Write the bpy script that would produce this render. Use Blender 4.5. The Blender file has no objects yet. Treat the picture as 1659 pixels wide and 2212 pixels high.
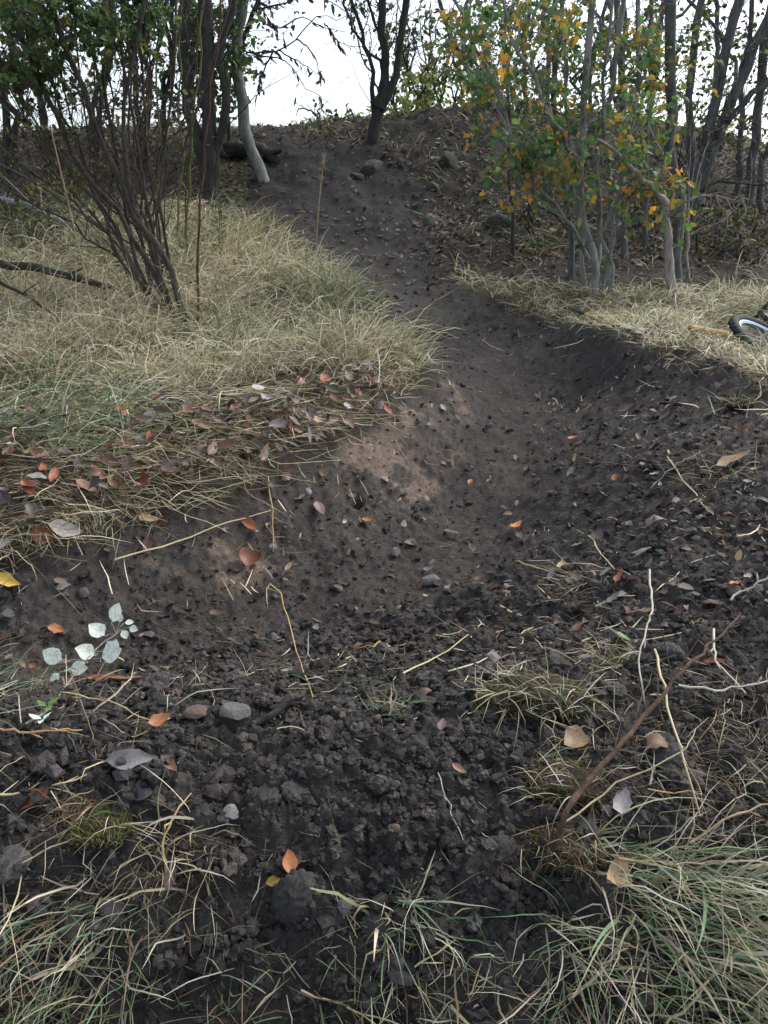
import bpy, math, random
import numpy as np
from mathutils import Vector, Matrix, Quaternion

rng = np.random.default_rng(7)
random.seed(7)
C = bpy.context.scene.collection
R = math.radians

# ------------------------------------------------------------------ camera, sky, sun, exposure
PITCH = 20.0
F_PX, CX, CY = 1662.0, 829.5, 1106.0          # focal length and centre in pixels of the 1659x2212 view of the photo
cam_d = bpy.data.cameras.new('camera')
cam_d.sensor_fit = 'VERTICAL'
cam_d.sensor_height = 34.6
cam_d.lens = 26.0
cam_d.clip_start = 0.02
cam_d.clip_end = 2000
cam = bpy.data.objects.new('camera', cam_d)
C.objects.link(cam)
cam.location = (0, 0, 0)
cam.rotation_euler = (R(90 - PITCH), 0, 0)
bpy.context.scene.camera = cam

SUN_EL, SUN_AZ = 46.0, 55.0                  # azimuth clockwise from +Y
W = bpy.data.worlds.new('World')
bpy.context.scene.world = W
W.use_nodes = True
wn = W.node_tree.nodes
wl = W.node_tree.links
bg = wn['Background']
sky = wn.new('ShaderNodeTexSky')
sky.sky_type = 'NISHITA'
sky.sun_disc = False
sky.sun_elevation = R(SUN_EL)
sky.sun_rotation = R(SUN_AZ)
sky.air_density = 1.0
sky.dust_density = 3.0
hsv = wn.new('ShaderNodeHueSaturation')       # thin overcast: the same sky, paler
hsv.inputs['Saturation'].default_value = 0.55
wl.new(sky.outputs[0], hsv.inputs['Color'])
wl.new(hsv.outputs[0], bg.inputs['Color'])
bg.inputs['Strength'].default_value = 0.15

sun_d = bpy.data.lights.new('sun', 'SUN')
sun_d.energy = 1.05
sun_d.angle = R(48)
sun_d.color = (1.0, 0.97, 0.93)
sun = bpy.data.objects.new('sun', sun_d)
C.objects.link(sun)
_el, _az = R(SUN_EL), R(SUN_AZ)
_sd = Vector((math.sin(_az) * math.cos(_el), math.cos(_az) * math.cos(_el), math.sin(_el)))
sun.rotation_euler = _sd.to_track_quat('Z', 'Y').to_euler()
sun.location = (0, 0, 20)
vs = bpy.context.scene.view_settings
bpy.context.scene.display_settings.display_device = 'sRGB'
vs.view_transform = 'Standard'
vs.look = 'None'
vs.gamma = 1
vs.use_curve_mapping = False
vs.exposure = 1.15
bpy.context.scene.cycles.max_bounces = 6
bpy.context.scene.cycles.transparent_max_bounces = 4

# ------------------------------------------------------------------ projection helpers
cp, sp_ = math.cos(R(PITCH)), math.sin(R(PITCH))
FW = np.array([0, cp, -sp_]); UP = np.array([0, sp_, cp]); RT = np.array([1.0, 0, 0])
def ray(px, py):
    px = np.asarray(px, float); py = np.asarray(py, float)
    return FW + RT * ((px - CX) / F_PX)[..., None] + UP * ((CY - py) / F_PX)[..., None]
def P(px, py, Y):                             # point seen at a pixel of the photo, Y metres ahead of the camera
    d = ray(px, py)
    return d * (np.asarray(Y, float) / d[..., 1])[..., None]
def depth_of(p):
    return float(np.dot(p, FW))

# ------------------------------------------------------------------ noise
def _h(ix, iy, s):
    n = (ix.astype(np.int64) * 374761393 + iy.astype(np.int64) * 668265263 + s * 974634777) & 0xFFFFFFFF
    n = ((n ^ (n >> 13)) * 1274126177) & 0xFFFFFFFF
    n = n ^ (n >> 16)
    return (n & 0xFFFFFF) / float(0x1000000)
def vnoise(x, y, s=0):
    ix = np.floor(x); iy = np.floor(y)
    fx = x - ix; fy = y - iy
    ix = ix.astype(np.int64); iy = iy.astype(np.int64)
    ux = fx * fx * fx * (fx * (fx * 6 - 15) + 10); uy = fy * fy * fy * (fy * (fy * 6 - 15) + 10)
    a = _h(ix, iy, s); b = _h(ix + 1, iy, s); c = _h(ix, iy + 1, s); d = _h(ix + 1, iy + 1, s)
    return (a + (b - a) * ux + (c - a) * uy + (a - b - c + d) * ux * uy) * 2 - 1
def fbm(x, y, octv=4, s=0):
    r = np.zeros_like(x); a = 1.0; t = 0
    for k in range(octv):
        r += a * vnoise(x * 2 ** k + 17.3 * k, y * 2 ** k - 9.1 * k, s + k); t += a; a *= 0.5
    return r / t
def lumps(x, y, cell, s=0, fill=0.8):         # domes of random size scattered over jittered cells
    x = x / cell; y = y / cell
    ix = np.floor(x).astype(np.int64); iy = np.floor(y).astype(np.int64)
    out = np.zeros_like(x)
    for dx in (-1, 0, 1):
        for dy in (-1, 0, 1):
            cx = ix + dx; cy = iy + dy
            px = cx + 0.15 + 0.7 * _h(cx, cy, s); py = cy + 0.15 + 0.7 * _h(cx, cy, s + 1)
            rr = 0.28 + 0.42 * _h(cx, cy, s + 2)
            on = _h(cx, cy, s + 3) < fill
            asp = 0.7 + 0.6 * _h(cx, cy, s + 4)
            d2 = ((x - px) * asp) ** 2 + ((y - py) / asp) ** 2
            h = np.sqrt(np.maximum(0, rr * rr - d2)) * on
            out = np.maximum(out, h)
    return out * cell
def sstep(a, b, x):
    t = np.clip((x - a) / (b - a), 0, 1)
    return t * t * (3 - 2 * t)

# ------------------------------------------------------------------ the lie of the land: thin-plate surface through surveyed points
CTRL = [  # px, py, Y
 (0,1480,1.92),(-200,1490,1.95),(150,1420,2.10),(300,1380,2.22),(600,1300,2.5),(900,1250,2.68),(1050,1130,3.1),(1100,1000,3.55),
 (1120,900,4.0),(1110,800,4.6),(1000,700,5.5),(900,620,6.4),(800,560,7.1),(750,500,7.7),(700,400,8.6),(680,330,9.3),(660,305,9.7),
 (100,1185,2.38),(100,1320,2.2),(400,1085,2.70),(420,1230,2.52),(640,1005,3.02),(680,1180,2.76),(850,895,3.55),(960,1060,3.3),
 (928,800,4.1),(1020,900,4.0),(860,700,5.0),(930,720,5.15),
 (500,850,3.75),(250,850,3.7),(0,900,3.4),(300,720,4.8),(100,720,4.7),(690,730,4.8),(800,640,5.5),(600,600,6.0),(300,600,6.0),(100,560,6.4),
 (500,520,6.9),(300,450,7.7),(450,400,8.5),(100,400,8.5),(0,310,9.6),(480,325,9.4),(560,350,9.1),(-250,850,3.7),(-250,600,6.0),(-250,1150,2.5),
 (1340,738,4.35),(1500,785,3.8),(1659,855,3.25),(1650,1000,2.68),(1659,1200,2.12),(1500,1400,1.76),(1300,1450,1.68),(1659,1400,1.70),
 (1400,1200,2.28),(1250,1010,3.25),(1400,1000,2.95),(1500,900,3.28),(1250,850,4.2),(1200,1300,2.2),
 (1000,1510,1.55),(600,1560,1.45),(300,1600,1.37),(0,1640,1.30),(-200,1650,1.28),(700,1640,1.33),(1300,1600,1.42),(1600,1600,1.42),
 (700,1900,1.14),(0,1900,1.12),(1500,1900,1.15),(700,2212,1.0),(0,2212,.98),(1659,2212,1.0),
 (1150,630,5.8),(1350,712,4.9),(1400,690,5.2),(1600,650,5.8),(1270,640,5.7),(1450,645,5.6),(1640,770,4.3),(1710,815,4.3),(1800,890,4.3),(1760,700,5.0),(1500,585,6.4),(1100,560,6.7),(1300,510,7.4),(1659,560,6.8),
 (1250,360,9.0),(1100,274,9.5),(950,284,9.6),(808,300,9.6),(1450,310,9.2),(1659,405,8.4),(950,420,8.4),(1080,470,7.8),
]
ctrl = np.array([P(*c) for c in CTRL])
ANCH = np.array([(-9,4,-.6),(-9,8,.2),(-9,12,1.0),(8,4,-1.0),(8,8,-.2),(8,11,.2),(-8,0,-1.3),(8,0,-1.6),(0,-2.5,-1.6),(0,.3,-1.62),(-1,.3,-1.62),(1,.3,-1.62),
 (4,-2,-1.6),(-4,-2,-1.5),(-5,2,-1.0),(5,2,-1.3),(0,13.5,1.12),(-4,13.5,1.1),(4,13.5,.9),(0,18,.4),(-8,17,.4),(8,17,0)], float)
ctrl = np.vstack([ctrl, ANCH])
def _U(d2):
    return 0.5 * d2 * np.log(d2 + 1e-9)
def tps_fit(p, lam):
    n = len(p); K = _U(((p[:, None, :2] - p[None, :, :2]) ** 2).sum(-1)) + lam * np.eye(n)
    Q = np.hstack([np.ones((n, 1)), p[:, :2]])
    A = np.zeros((n + 3, n + 3)); A[:n, :n] = K; A[:n, n:] = Q; A[n:, :n] = Q.T
    return np.linalg.solve(A, np.concatenate([p[:, 2], np.zeros(3)]))
tw = tps_fit(ctrl, 0.0006)
GX0, GX1, GY0, GY1, GRES = -12.0, 12.0, -3.0, 18.0, 0.03
gx = np.arange(GX0, GX1 + 1e-6, GRES); gy = np.arange(GY0, GY1 + 1e-6, GRES)
GXX, GYY = np.meshgrid(gx, gy)
Hg = np.full(GXX.shape, tw[-3]) + tw[-2] * GXX + tw[-1] * GYY
for k in range(len(ctrl)):
    Hg += tw[k] * _U((GXX - ctrl[k, 0]) ** 2 + (GYY - ctrl[k, 1]) ** 2)
def lookup(g, x, y):
    fx = np.clip((np.asarray(x, float) - GX0) / GRES, 0, len(gx) - 1.001); fy = np.clip((np.asarray(y, float) - GY0) / GRES, 0, len(gy) - 1.001)
    ix = fx.astype(int); iy = fy.astype(int); fx = fx - ix; fy = fy - iy
    return (g[iy, ix] * (1 - fx) + g[iy, ix + 1] * fx) * (1 - fy) + (g[iy + 1, ix] * (1 - fx) + g[iy + 1, ix + 1] * fx) * fy
def Hb(x, y):
    x = np.asarray(x, float); y = np.asarray(y, float)
    h = lookup(Hg, x, y)
    out = np.maximum.reduce([np.abs(x) - 9.0, y - 14.0, -2.0 - y, np.zeros_like(x)])
    k = sstep(0, 8, out)
    return h * (1 - k) + (-2.2 + 0.3 * vnoise(x * .05, y * .05, 3)) * k
def G(px, py, up=0.0, y0=0.5, y1=14.0):       # where the line of sight through a pixel meets the land
    d = ray(px, py); Y = np.geomspace(y0, y1, 900)
    pts = d[None] * (Y / d[1])[:, None]
    below = pts[:, 2] < Hb(pts[:, 0], pts[:, 1]) + up
    if not below.any():
        return pts[-1]
    i = max(1, int(np.argmax(below)))
    a, b = Y[i - 1], Y[i]
    for _ in range(14):
        m = .5 * (a + b); q = d * (m / d[1])
        if q[2] < float(Hb(q[0], q[1])) + up: b = m
        else: a = m
    return d * (b / d[1])
def worldpoly(pts):
    return np.array([G(*p)[:2] for p in pts])
def inpoly(poly, x, y):
    r = np.zeros(np.shape(x), bool); n = len(poly)
    for i in range(n):
        x0, y0 = poly[i]; x1, y1 = poly[(i + 1) % n]
        c = ((y0 > y) != (y1 > y)) & (x < (x1 - x0) * (y - y0) / (y1 - y0 + 1e-12) + x0)
        r ^= c
    return r
def sdist(poly, x, y):                        # signed distance, positive inside
    d = np.full(np.shape(x), 1e9); n = len(poly)
    for i in range(n):
        a = poly[i]; b = poly[(i + 1) % n]; ab = b - a; L = ab @ ab + 1e-12
        t = np.clip(((x - a[0]) * ab[0] + (y - a[1]) * ab[1]) / L, 0, 1)
        d = np.minimum(d, (x - a[0] - t * ab[0]) ** 2 + (y - a[1] - t * ab[1]) ** 2)
    d = np.sqrt(d)
    return np.where(inpoly(poly, x, y), d, -d)
grassL = worldpoly([(-300,1290),(0,1225),(100,1185),(250,1105),(400,1080),(560,1045),(650,1000),(760,945),(840,890),(900,840),(925,800),(890,750),(850,700),(800,650),
                    (720,600),(640,530),(560,480),(450,460),(300,440),(0,430),(-300,430)])
grassR = worldpoly([(960,612),(1050,600),(1150,608),(1300,632),(1450,632),(1659,632),(1900,632),(2000,850),(1659,850),(1500,785),(1350,742),(1200,692),(1080,655)])
dirt = worldpoly([(560,312),(515,420),(560,480),(640,528),(720,598),(800,648),(850,700),(890,750),(930,800),(900,845),(840,895),(760,950),(650,1005),(560,1050),(400,1088),
                  (250,1110),(100,1190),(0,1230),(-300,1300),(-500,1500),(-300,2212),(830,2212),(1900,2212),(2100,1200),(1900,900),(1659,855),(1500,790),(1350,745),(1200,695),(1080,658),(960,615),(950,560),(930,470),(900,400),(800,320)])
bankf = worldpoly([(60,1200),(250,1108),(400,1085),(560,1050),(650,1005),(760,950),(840,895),(905,840),(932,800),(985,830),(1025,900),(990,1000),(930,1080),(830,1150),(690,1200),(520,1265),(330,1300),(100,1330)])
lane = worldpoly([(-200,1400),(150,1350),(350,1290),(620,1230),(830,1180),(960,1080),(1040,980),(1050,880),(1010,780),(940,710),(860,640),(780,580),(740,520),(680,420),(620,330),
                  (720,330),(800,420),(840,500),(880,560),(980,640),(1080,720),(1180,800),(1230,900),(1230,1030),(1170,1150),(1080,1270),(850,1340),(600,1380),(300,1430),(0,1530),(-200,1580)])
SD = {}
for nm, pl in (('grassL', grassL), ('grassR', grassR), ('dirt', dirt), ('bank', bankf), ('lane', lane)):
    s = np.full(GXX.shape, -5.0); sel = (np.abs(GXX) < 7) & (GYY < 13)
    s[sel] = sdist(pl, GXX[sel], GYY[sel]); SD[nm] = s
# crisp edges: the cut lip of the left bank and the dug-up rim of the right bank
Hg += .04 * sstep(-.035, .03, SD['grassL'] + .02 * vnoise(GXX * 9, GYY * 9, 5)) * sstep(4.9, 4.2, GYY)
Hg += .075 * np.exp(-((SD['grassR'] + .03) / .13) ** 2) * sstep(5.6, 4.9, GYY) * (.7 + .5 * vnoise(GXX * 5, GYY * 5, 6))
def sd(nm, x, y):
    return lookup(SD[nm], x, y)
HOLE = G(770, 1082)
def detail(x, y):                             # roughness of the ground on top of the lie of the land
    dist = np.sqrt(x * x + y * y + 1.0)
    yy = y; y = np.where(y < 1.4, 1.4 - (1.4 - y) * 1.75, y)      # lumps keep their shape on the steep front of the mound
    w = 0.06 * fbm(x * 3, y * 3, 2, 90)
    dk = sstep(-.05, .08, sd('dirt', x, yy) + w)
    ln = sstep(-.05, .2, sd('lane', x, yy) + w)
    bk = sstep(-.02, .06, sd('bank', x, yy) + w * .5)
    loose = dk * (1 - .8 * ln) * (1 - .75 * bk)
    z = 0.03 * fbm(x * 1.6, y * 1.6, 3, 5) + (0.010 * dk + .02 * (1 - dk)) * fbm(x * 9, y * 9, 3, 11)
    far = 1 - sstep(5, 9, dist)
    hill = sstep(6.3, 8, y)
    z += hill * (.09 * fbm(x * 1.5, y * 1.5, 3, 301) + .05 * np.abs(fbm(x * 3.5, y * 3.5, 3, 302)))
    amp = (0.40 + loose * (1 - .45 * sstep(1.8, 3, y))) * dk * (0.5 + 0.5 * far)
    big = 0.5 + 0.5 * vnoise(x * 2.2, y * 2.2, 31)
    z += amp * lumps(x + .012 * vnoise(x * 40, y * 40, 1), y + .012 * vnoise(x * 40, y * 40, 2), .085, 21, .5) * .5 * big * loose
    z += amp * lumps(x + .006 * vnoise(x * 90, y * 90, 3), y + .006 * vnoise(x * 90, y * 90, 4), .036, 41, .75) * .62
    z += amp * lumps(x, y, .016, 61, .8) * .6
    z += (.004 * dk) * fbm(x * 70, y * 70, 2, 77)
    # crisp scraped steps on the cut bank
    z += bk * (.022 * fbm(x * 7 + y * 3, y * 9 - x * 4, 3, 55) + .016 * np.abs(fbm(x * 22, y * 9, 3, 56)) + .009 * fbm(x * 45, y * 45, 2, 57))
    z += ln * .012 * fbm(x * 5 + y * 1.5, y * 16 - x * 5, 3, 58)
    d2 = ((x - HOLE[0]) / .024) ** 2 + ((y - HOLE[1] - .01) / .032) ** 2
    z -= .075 * np.exp(-d2 ** 2)
    return z
def H(x, y):
    x = np.asarray(x, float); y = np.asarray(y, float)
    return Hb(x, y) + detail(x, y) * (1 - sstep(9, 16, np.abs(x) + np.abs(y) * .5))
def normal(x, y, e=.03):
    n = np.array([-(float(Hb(x + e, y)) - float(Hb(x - e, y))) / (2 * e), -(float(Hb(x, y + e)) - float(Hb(x, y - e))) / (2 * e), 1.0])
    return n / np.linalg.norm(n)
def ground(px, py, up=0.0):                   # like G, resting on the rough surface
    q = G(px, py, up); q = q.copy(); q[2] = float(H(q[0], q[1])) + up
    return q

# ------------------------------------------------------------------ mesh building
class Buf:
    def __init__(s):
        s.v = []; s.f = []; s.n = []; s.c = []; s.m = []; s.k = 0
    def add(s, v, faces, col=None, mi=0):     # v (N,3), faces (M,k)
        v = np.asarray(v, np.float32).reshape(-1, 3); faces = np.asarray(faces, np.int64)
        s.v.append(v); s.f.append((faces + s.k).ravel()); s.n.append(np.full(len(faces), faces.shape[1], np.int32))
        s.m.append(np.full(len(faces), mi, np.int32))
        if col is None: col = (1, 1, 1)
        col = np.asarray(col, np.float32)
        if col.ndim == 1: col = np.tile(col[:3], (len(v), 1))
        s.c.append(col[:, :3]); s.k += len(v)
    def mesh(s, name, mats, smooth=True):
        me = bpy.data.meshes.new(name)
        v = np.concatenate(s.v); f = np.concatenate(s.f); n = np.concatenate(s.n); c = np.concatenate(s.c); m = np.concatenate(s.m)
        me.vertices.add(len(v)); me.vertices.foreach_set('co', v.ravel())
        me.loops.add(len(f)); me.loops.foreach_set('vertex_index', f.astype(np.int32))
        me.polygons.add(len(n)); st = np.concatenate([[0], np.cumsum(n)[:-1]]).astype(np.int32)
        me.polygons.foreach_set('loop_start', st)
        me.polygons.foreach_set('material_index', m)
        me.polygons.foreach_set('use_smooth', np.full(len(n), smooth))
        me.update(calc_edges=True)
        a = me.color_attributes.new('col', 'FLOAT_COLOR', 'POINT')
        a.data.foreach_set('color', np.hstack([c, np.ones((len(c), 1), np.float32)]).ravel())
        for x in (mats if isinstance(mats, (list, tuple)) else [mats]): me.materials.append(x)
        return me
    def obj(s, name, mats, parent=None, smooth=True, loc=None):
        if loc is not None:
            loc = np.asarray(loc, np.float32); s.v = [x - loc for x in s.v]
        o = bpy.data.objects.new(name, s.mesh(name, mats, smooth)); C.objects.link(o)
        if loc is not None and parent is None: o.location = loc
        if parent is not None: o.parent = parent
        return o
def tag(o, label=None, cat=None, group=None, kind=None):
    if label: o['label'] = label
    if cat: o['category'] = cat
    if group: o['group'] = group
    if kind: o['kind'] = kind
    return o
def empty(name, loc, label, cat, group=None):
    o = bpy.data.objects.new(name, None); o.empty_display_size = .1; C.objects.link(o); o.location = loc
    return tag(o, label, cat, group)

def spline(pts, n):
    p = np.asarray(pts, float)
    if len(p) == 2: p = np.vstack([p[0], .5 * (p[0] + p[1]), p[1]])
    q = np.vstack([2 * p[0] - p[1], p, 2 * p[-1] - p[-2]])
    seg = np.linalg.norm(np.diff(p, axis=0), axis=1); cum = np.concatenate([[0], np.cumsum(seg)])
    u = np.linspace(0, cum[-1], n); i = np.clip(np.searchsorted(cum, u, 'right') - 1, 0, len(p) - 2)
    t = ((u - cum[i]) / np.maximum(seg[i], 1e-9))[:, None]
    a, b, c, d = q[i], q[i + 1], q[i + 2], q[i + 3]
    return .5 * ((2 * b) + (-a + c) * t + (2 * a - 5 * b + 4 * c - d) * t ** 2 + (-a + 3 * b - 3 * c + d) * t ** 3)
def tube(buf, pts, rad, sides=6, col=None, mi=0, lump=0.0):
    pts = np.asarray(pts, float); n = len(pts); rad = np.broadcast_to(np.asarray(rad, float), (n,))
    tg = np.gradient(pts, axis=0); tg /= np.linalg.norm(tg, axis=1)[:, None] + 1e-12
    ref = np.array([.31, .77, .55]) if abs(tg[0] @ np.array([.31, .77, .55])) < .9 else np.array([1., 0, 0])
    s1 = np.cross(tg, ref); s1 /= np.linalg.norm(s1, axis=1)[:, None] + 1e-12
    s2 = np.cross(tg, s1)
    a = np.arange(sides) * 2 * np.pi / sides
    rr = rad[:, None] * (1 + (lump * rng.uniform(-1, 1, (n, sides)) if lump else np.zeros((n, sides))))
    v = pts[:, None] + rr[..., None] * (np.cos(a)[None, :, None] * s1[:, None] + np.sin(a)[None, :, None] * s2[:, None])
    i = np.arange(n - 1)[:, None] * sides; j = np.arange(sides)[None]; j2 = (j + 1) % sides
    f = np.stack([i + j, i + j2, i + sides + j2, i + sides + j], -1).reshape(-1, 4)
    vv = v.reshape(-1, 3)
    buf.add(vv, f, col, mi)
    buf.add(np.vstack([v[-1], pts[-1] + tg[-1] * rad[-1] * .6]), np.stack([np.arange(sides), (np.arange(sides) + 1) % sides, np.full(sides, sides)], -1), col, mi)
def wob(pts, amp):
    pts = np.array(pts, float); w = rng.normal(0, amp, pts.shape); w[0] = 0
    return pts + w

def ribbons(buf, root, az, L, th0, th1, wid, col, S=4, pw=1.2, floor=True, lift=0.004, tipcol=None, kink=.45):
    root = np.asarray(root, float); N = len(root)
    t = (np.arange(S) + .5) / S
    th = th0[:, None] + (th1 - th0)[:, None] * t[None] ** pw
    if kink:
        kk = rng.integers(0, S, N); am = rng.normal(0, kink, N) * (rng.random(N) < .6)
        th = th + (np.arange(S)[None] >= kk[:, None]) * am[:, None] + rng.normal(0, kink * .18, (N, S))
    ds = (L / S)[:, None]
    hx = np.cumsum(np.sin(th) * ds, 1); hz = np.cumsum(np.cos(th) * ds, 1)
    hx = np.hstack([np.zeros((N, 1)), hx]); hz = np.hstack([np.zeros((N, 1)), hz])
    side = rng.normal(0, 1, N) * L * .15
    bow = (np.linspace(0, 1, S + 1) ** 2)[None] * side[:, None]
    if kink: bow = bow + np.hstack([np.zeros((N, 1)), np.cumsum((np.arange(S)[None] >= kk[:, None]) * (rng.normal(0, kink * .8, N) * L / S)[:, None], 1)])
    ca, sa = np.cos(az), np.sin(az)
    x = root[:, 0:1] + hx * ca[:, None] - bow * sa[:, None]
    y = root[:, 1:2] + hx * sa[:, None] + bow * ca[:, None]
    z = root[:, 2:3] + hz
    if floor:
        g = Hb(x, y) + lift + rng.uniform(0, .012, (N, 1))
        z = np.maximum(z, g)
    ctr = np.stack([x, y, z], -1)
    roll = rng.uniform(-1, 1, N)
    wv = np.stack([-sa * np.cos(roll), ca * np.cos(roll), np.sin(roll)], -1)
    prof = np.array([.75, 1.0, .95, .75, .5, .3])[:S] if S <= 6 else np.linspace(1, .3, S)
    prof = np.interp(np.linspace(0, 1, S + 1), [0, .25, .6, 1], [.7, 1, .85, .06])
    off = wv[:, None] * (wid[:, None] * prof[None] * .5)[..., None]
    v = np.stack([ctr - off, ctr + off], 2).reshape(N, -1, 3)
    b = (np.arange(N) * 2 * (S + 1))[:, None]; k = np.arange(S)[None] * 2
    f = np.stack([b + k, b + k + 1, b + k + 3, b + k + 2], -1).reshape(-1, 4)
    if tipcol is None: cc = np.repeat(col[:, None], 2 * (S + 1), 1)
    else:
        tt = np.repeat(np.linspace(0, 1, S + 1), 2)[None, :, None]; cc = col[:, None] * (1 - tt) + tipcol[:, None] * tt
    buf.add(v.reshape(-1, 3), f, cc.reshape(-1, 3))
def pick(pal, wts, n, var=.18):
    pal = np.array(pal, float); w = np.array(wts, float); w /= w.sum()
    c = pal[rng.choice(len(pal), n, p=w)]
    return np.clip(c * rng.uniform(1 - var, 1 + var, (n, 1)) * rng.uniform(.94, 1.06, (n, 3)), 0, 1)

def leafs(buf, pos, axis, nrm, L, Wd, col, k=6, fold=.25, curl=.15, mi=0):   # many small leaves: outline of k points round a sunken midpoint
    pos = np.asarray(pos, float); N = len(pos)
    axis = axis / (np.linalg.norm(axis, axis=1)[:, None] + 1e-9)
    sd_ = np.cross(nrm, axis); sd_ /= np.linalg.norm(sd_, axis=1)[:, None] + 1e-9
    nr = np.cross(axis, sd_)
    if k == 4: out = np.array([(0, 0, 0), (.45, .5, 1), (1, 0, 0), (.45, -.5, 1)])
    elif k == 6: out = np.array([(0, 0, 0), (.25, .45, 1), (.68, .40, 1), (1, 0, 0), (.68, -.40, 1), (.25, -.45, 1)])
    else: out = np.array([(0, 0, 0), (.12, .3, .6), (.38, .5, 1), (.72, .37, 1), (1, 0, 0), (.72, -.37, 1), (.38, -.5, 1), (.12, -.3, .6)])
    out = np.vstack([out, [(.45, 0, 0)]])
    x = out[:, 0][None] * L[:, None]; y = out[:, 1][None] * Wd[:, None]
    cz = rng.normal(0, 1, N)[:, None] * curl
    z = out[:, 2][None] * fold * Wd[:, None] * .5 - (out[:, 0][None] - .45) ** 2 * L[:, None] * (cz + .3)
    v = pos[:, None] + axis[:, None] * x[..., None] + sd_[:, None] * y[..., None] + nr[:, None] * z[..., None]
    kk = len(out); b = (np.arange(N) * kk)[:, None]; i = np.arange(kk - 1)[None]
    f = np.stack([b + i, b + (i + 1) % (kk - 1), np.broadcast_to(b + kk - 1, (N, kk - 1))], -1).reshape(-1, 3)
    buf.add(v.reshape(-1, 3), f, np.repeat(col[:, None], kk, 1).reshape(-1, 3), mi)

_ico = None
def icosphere(sub):
    t = (1 + 5 ** .5) / 2
    v = [(-1, t, 0), (1, t, 0), (-1, -t, 0), (1, -t, 0), (0, -1, t), (0, 1, t), (0, -1, -t), (0, 1, -t), (t, 0, -1), (t, 0, 1), (-t, 0, -1), (-t, 0, 1)]
    v = [np.array(a) / np.linalg.norm(a) for a in v]
    f = [(0, 11, 5), (0, 5, 1), (0, 1, 7), (0, 7, 10), (0, 10, 11), (1, 5, 9), (5, 11, 4), (11, 10, 2), (10, 7, 6), (7, 1, 8), (3, 9, 4), (3, 4, 2), (3, 2, 6), (3, 6, 8), (3, 8, 9), (4, 9, 5), (2, 4, 11), (6, 2, 10), (8, 6, 7), (9, 8, 1)]
    for _ in range(sub):
        mid = {}; nf = []
        def m(a, b):
            key = (min(a, b), max(a, b))
            if key not in mid:
                q = v[a] + v[b]; v.append(q / np.linalg.norm(q)); mid[key] = len(v) - 1
            return mid[key]
        for a, b, c in f:
            ab, bc, ca = m(a, b), m(b, c), m(c, a)
            nf += [(a, ab, ca), (b, bc, ab), (c, ca, bc), (ab, bc, ca)]
        f = nf
    return np.array(v), np.array(f)
ICO = [icosphere(k) for k in range(4)]

# ------------------------------------------------------------------ materials
def mat_base(name):
    m = bpy.data.materials.new(name); m.use_nodes = True
    nt = m.node_tree; return m, nt.nodes, nt.links, nt.nodes['Principled BSDF']
def node_noise(n, l, vec, scale, det=4, rough=.6):
    t = n.new('ShaderNodeTexNoise'); t.inputs['Scale'].default_value = scale; t.inputs['Detail'].default_value = det; t.inputs['Roughness'].default_value = rough
    l.new(vec, t.inputs['Vector']); return t
def ramp(n, l, src, stops):
    r = n.new('ShaderNodeValToRGB'); e = r.color_ramp.elements
    e[0].position, e[0].color = stops[0][0], (*stops[0][1], 1); e[1].position, e[1].color = stops[-1][0], (*stops[-1][1], 1)
    for p, c in stops[1:-1]:
        x = e.new(p); x.color = (*c, 1)
    l.new(src, r.inputs[0]); return r
def mixc(n, l, a, b, mode='MULTIPLY', fac=1.0):
    x = n.new('ShaderNodeMix'); x.data_type = 'RGBA'; x.blend_type = mode
    if isinstance(fac, float): x.inputs[0].default_value = fac
    else: l.new(fac, x.inputs[0])
    for s, i in ((a, 6), (b, 7)):
        if isinstance(s, tuple): x.inputs[i].default_value = (*s, 1)
        else: l.new(s, x.inputs[i])
    return x.outputs[2]
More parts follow.
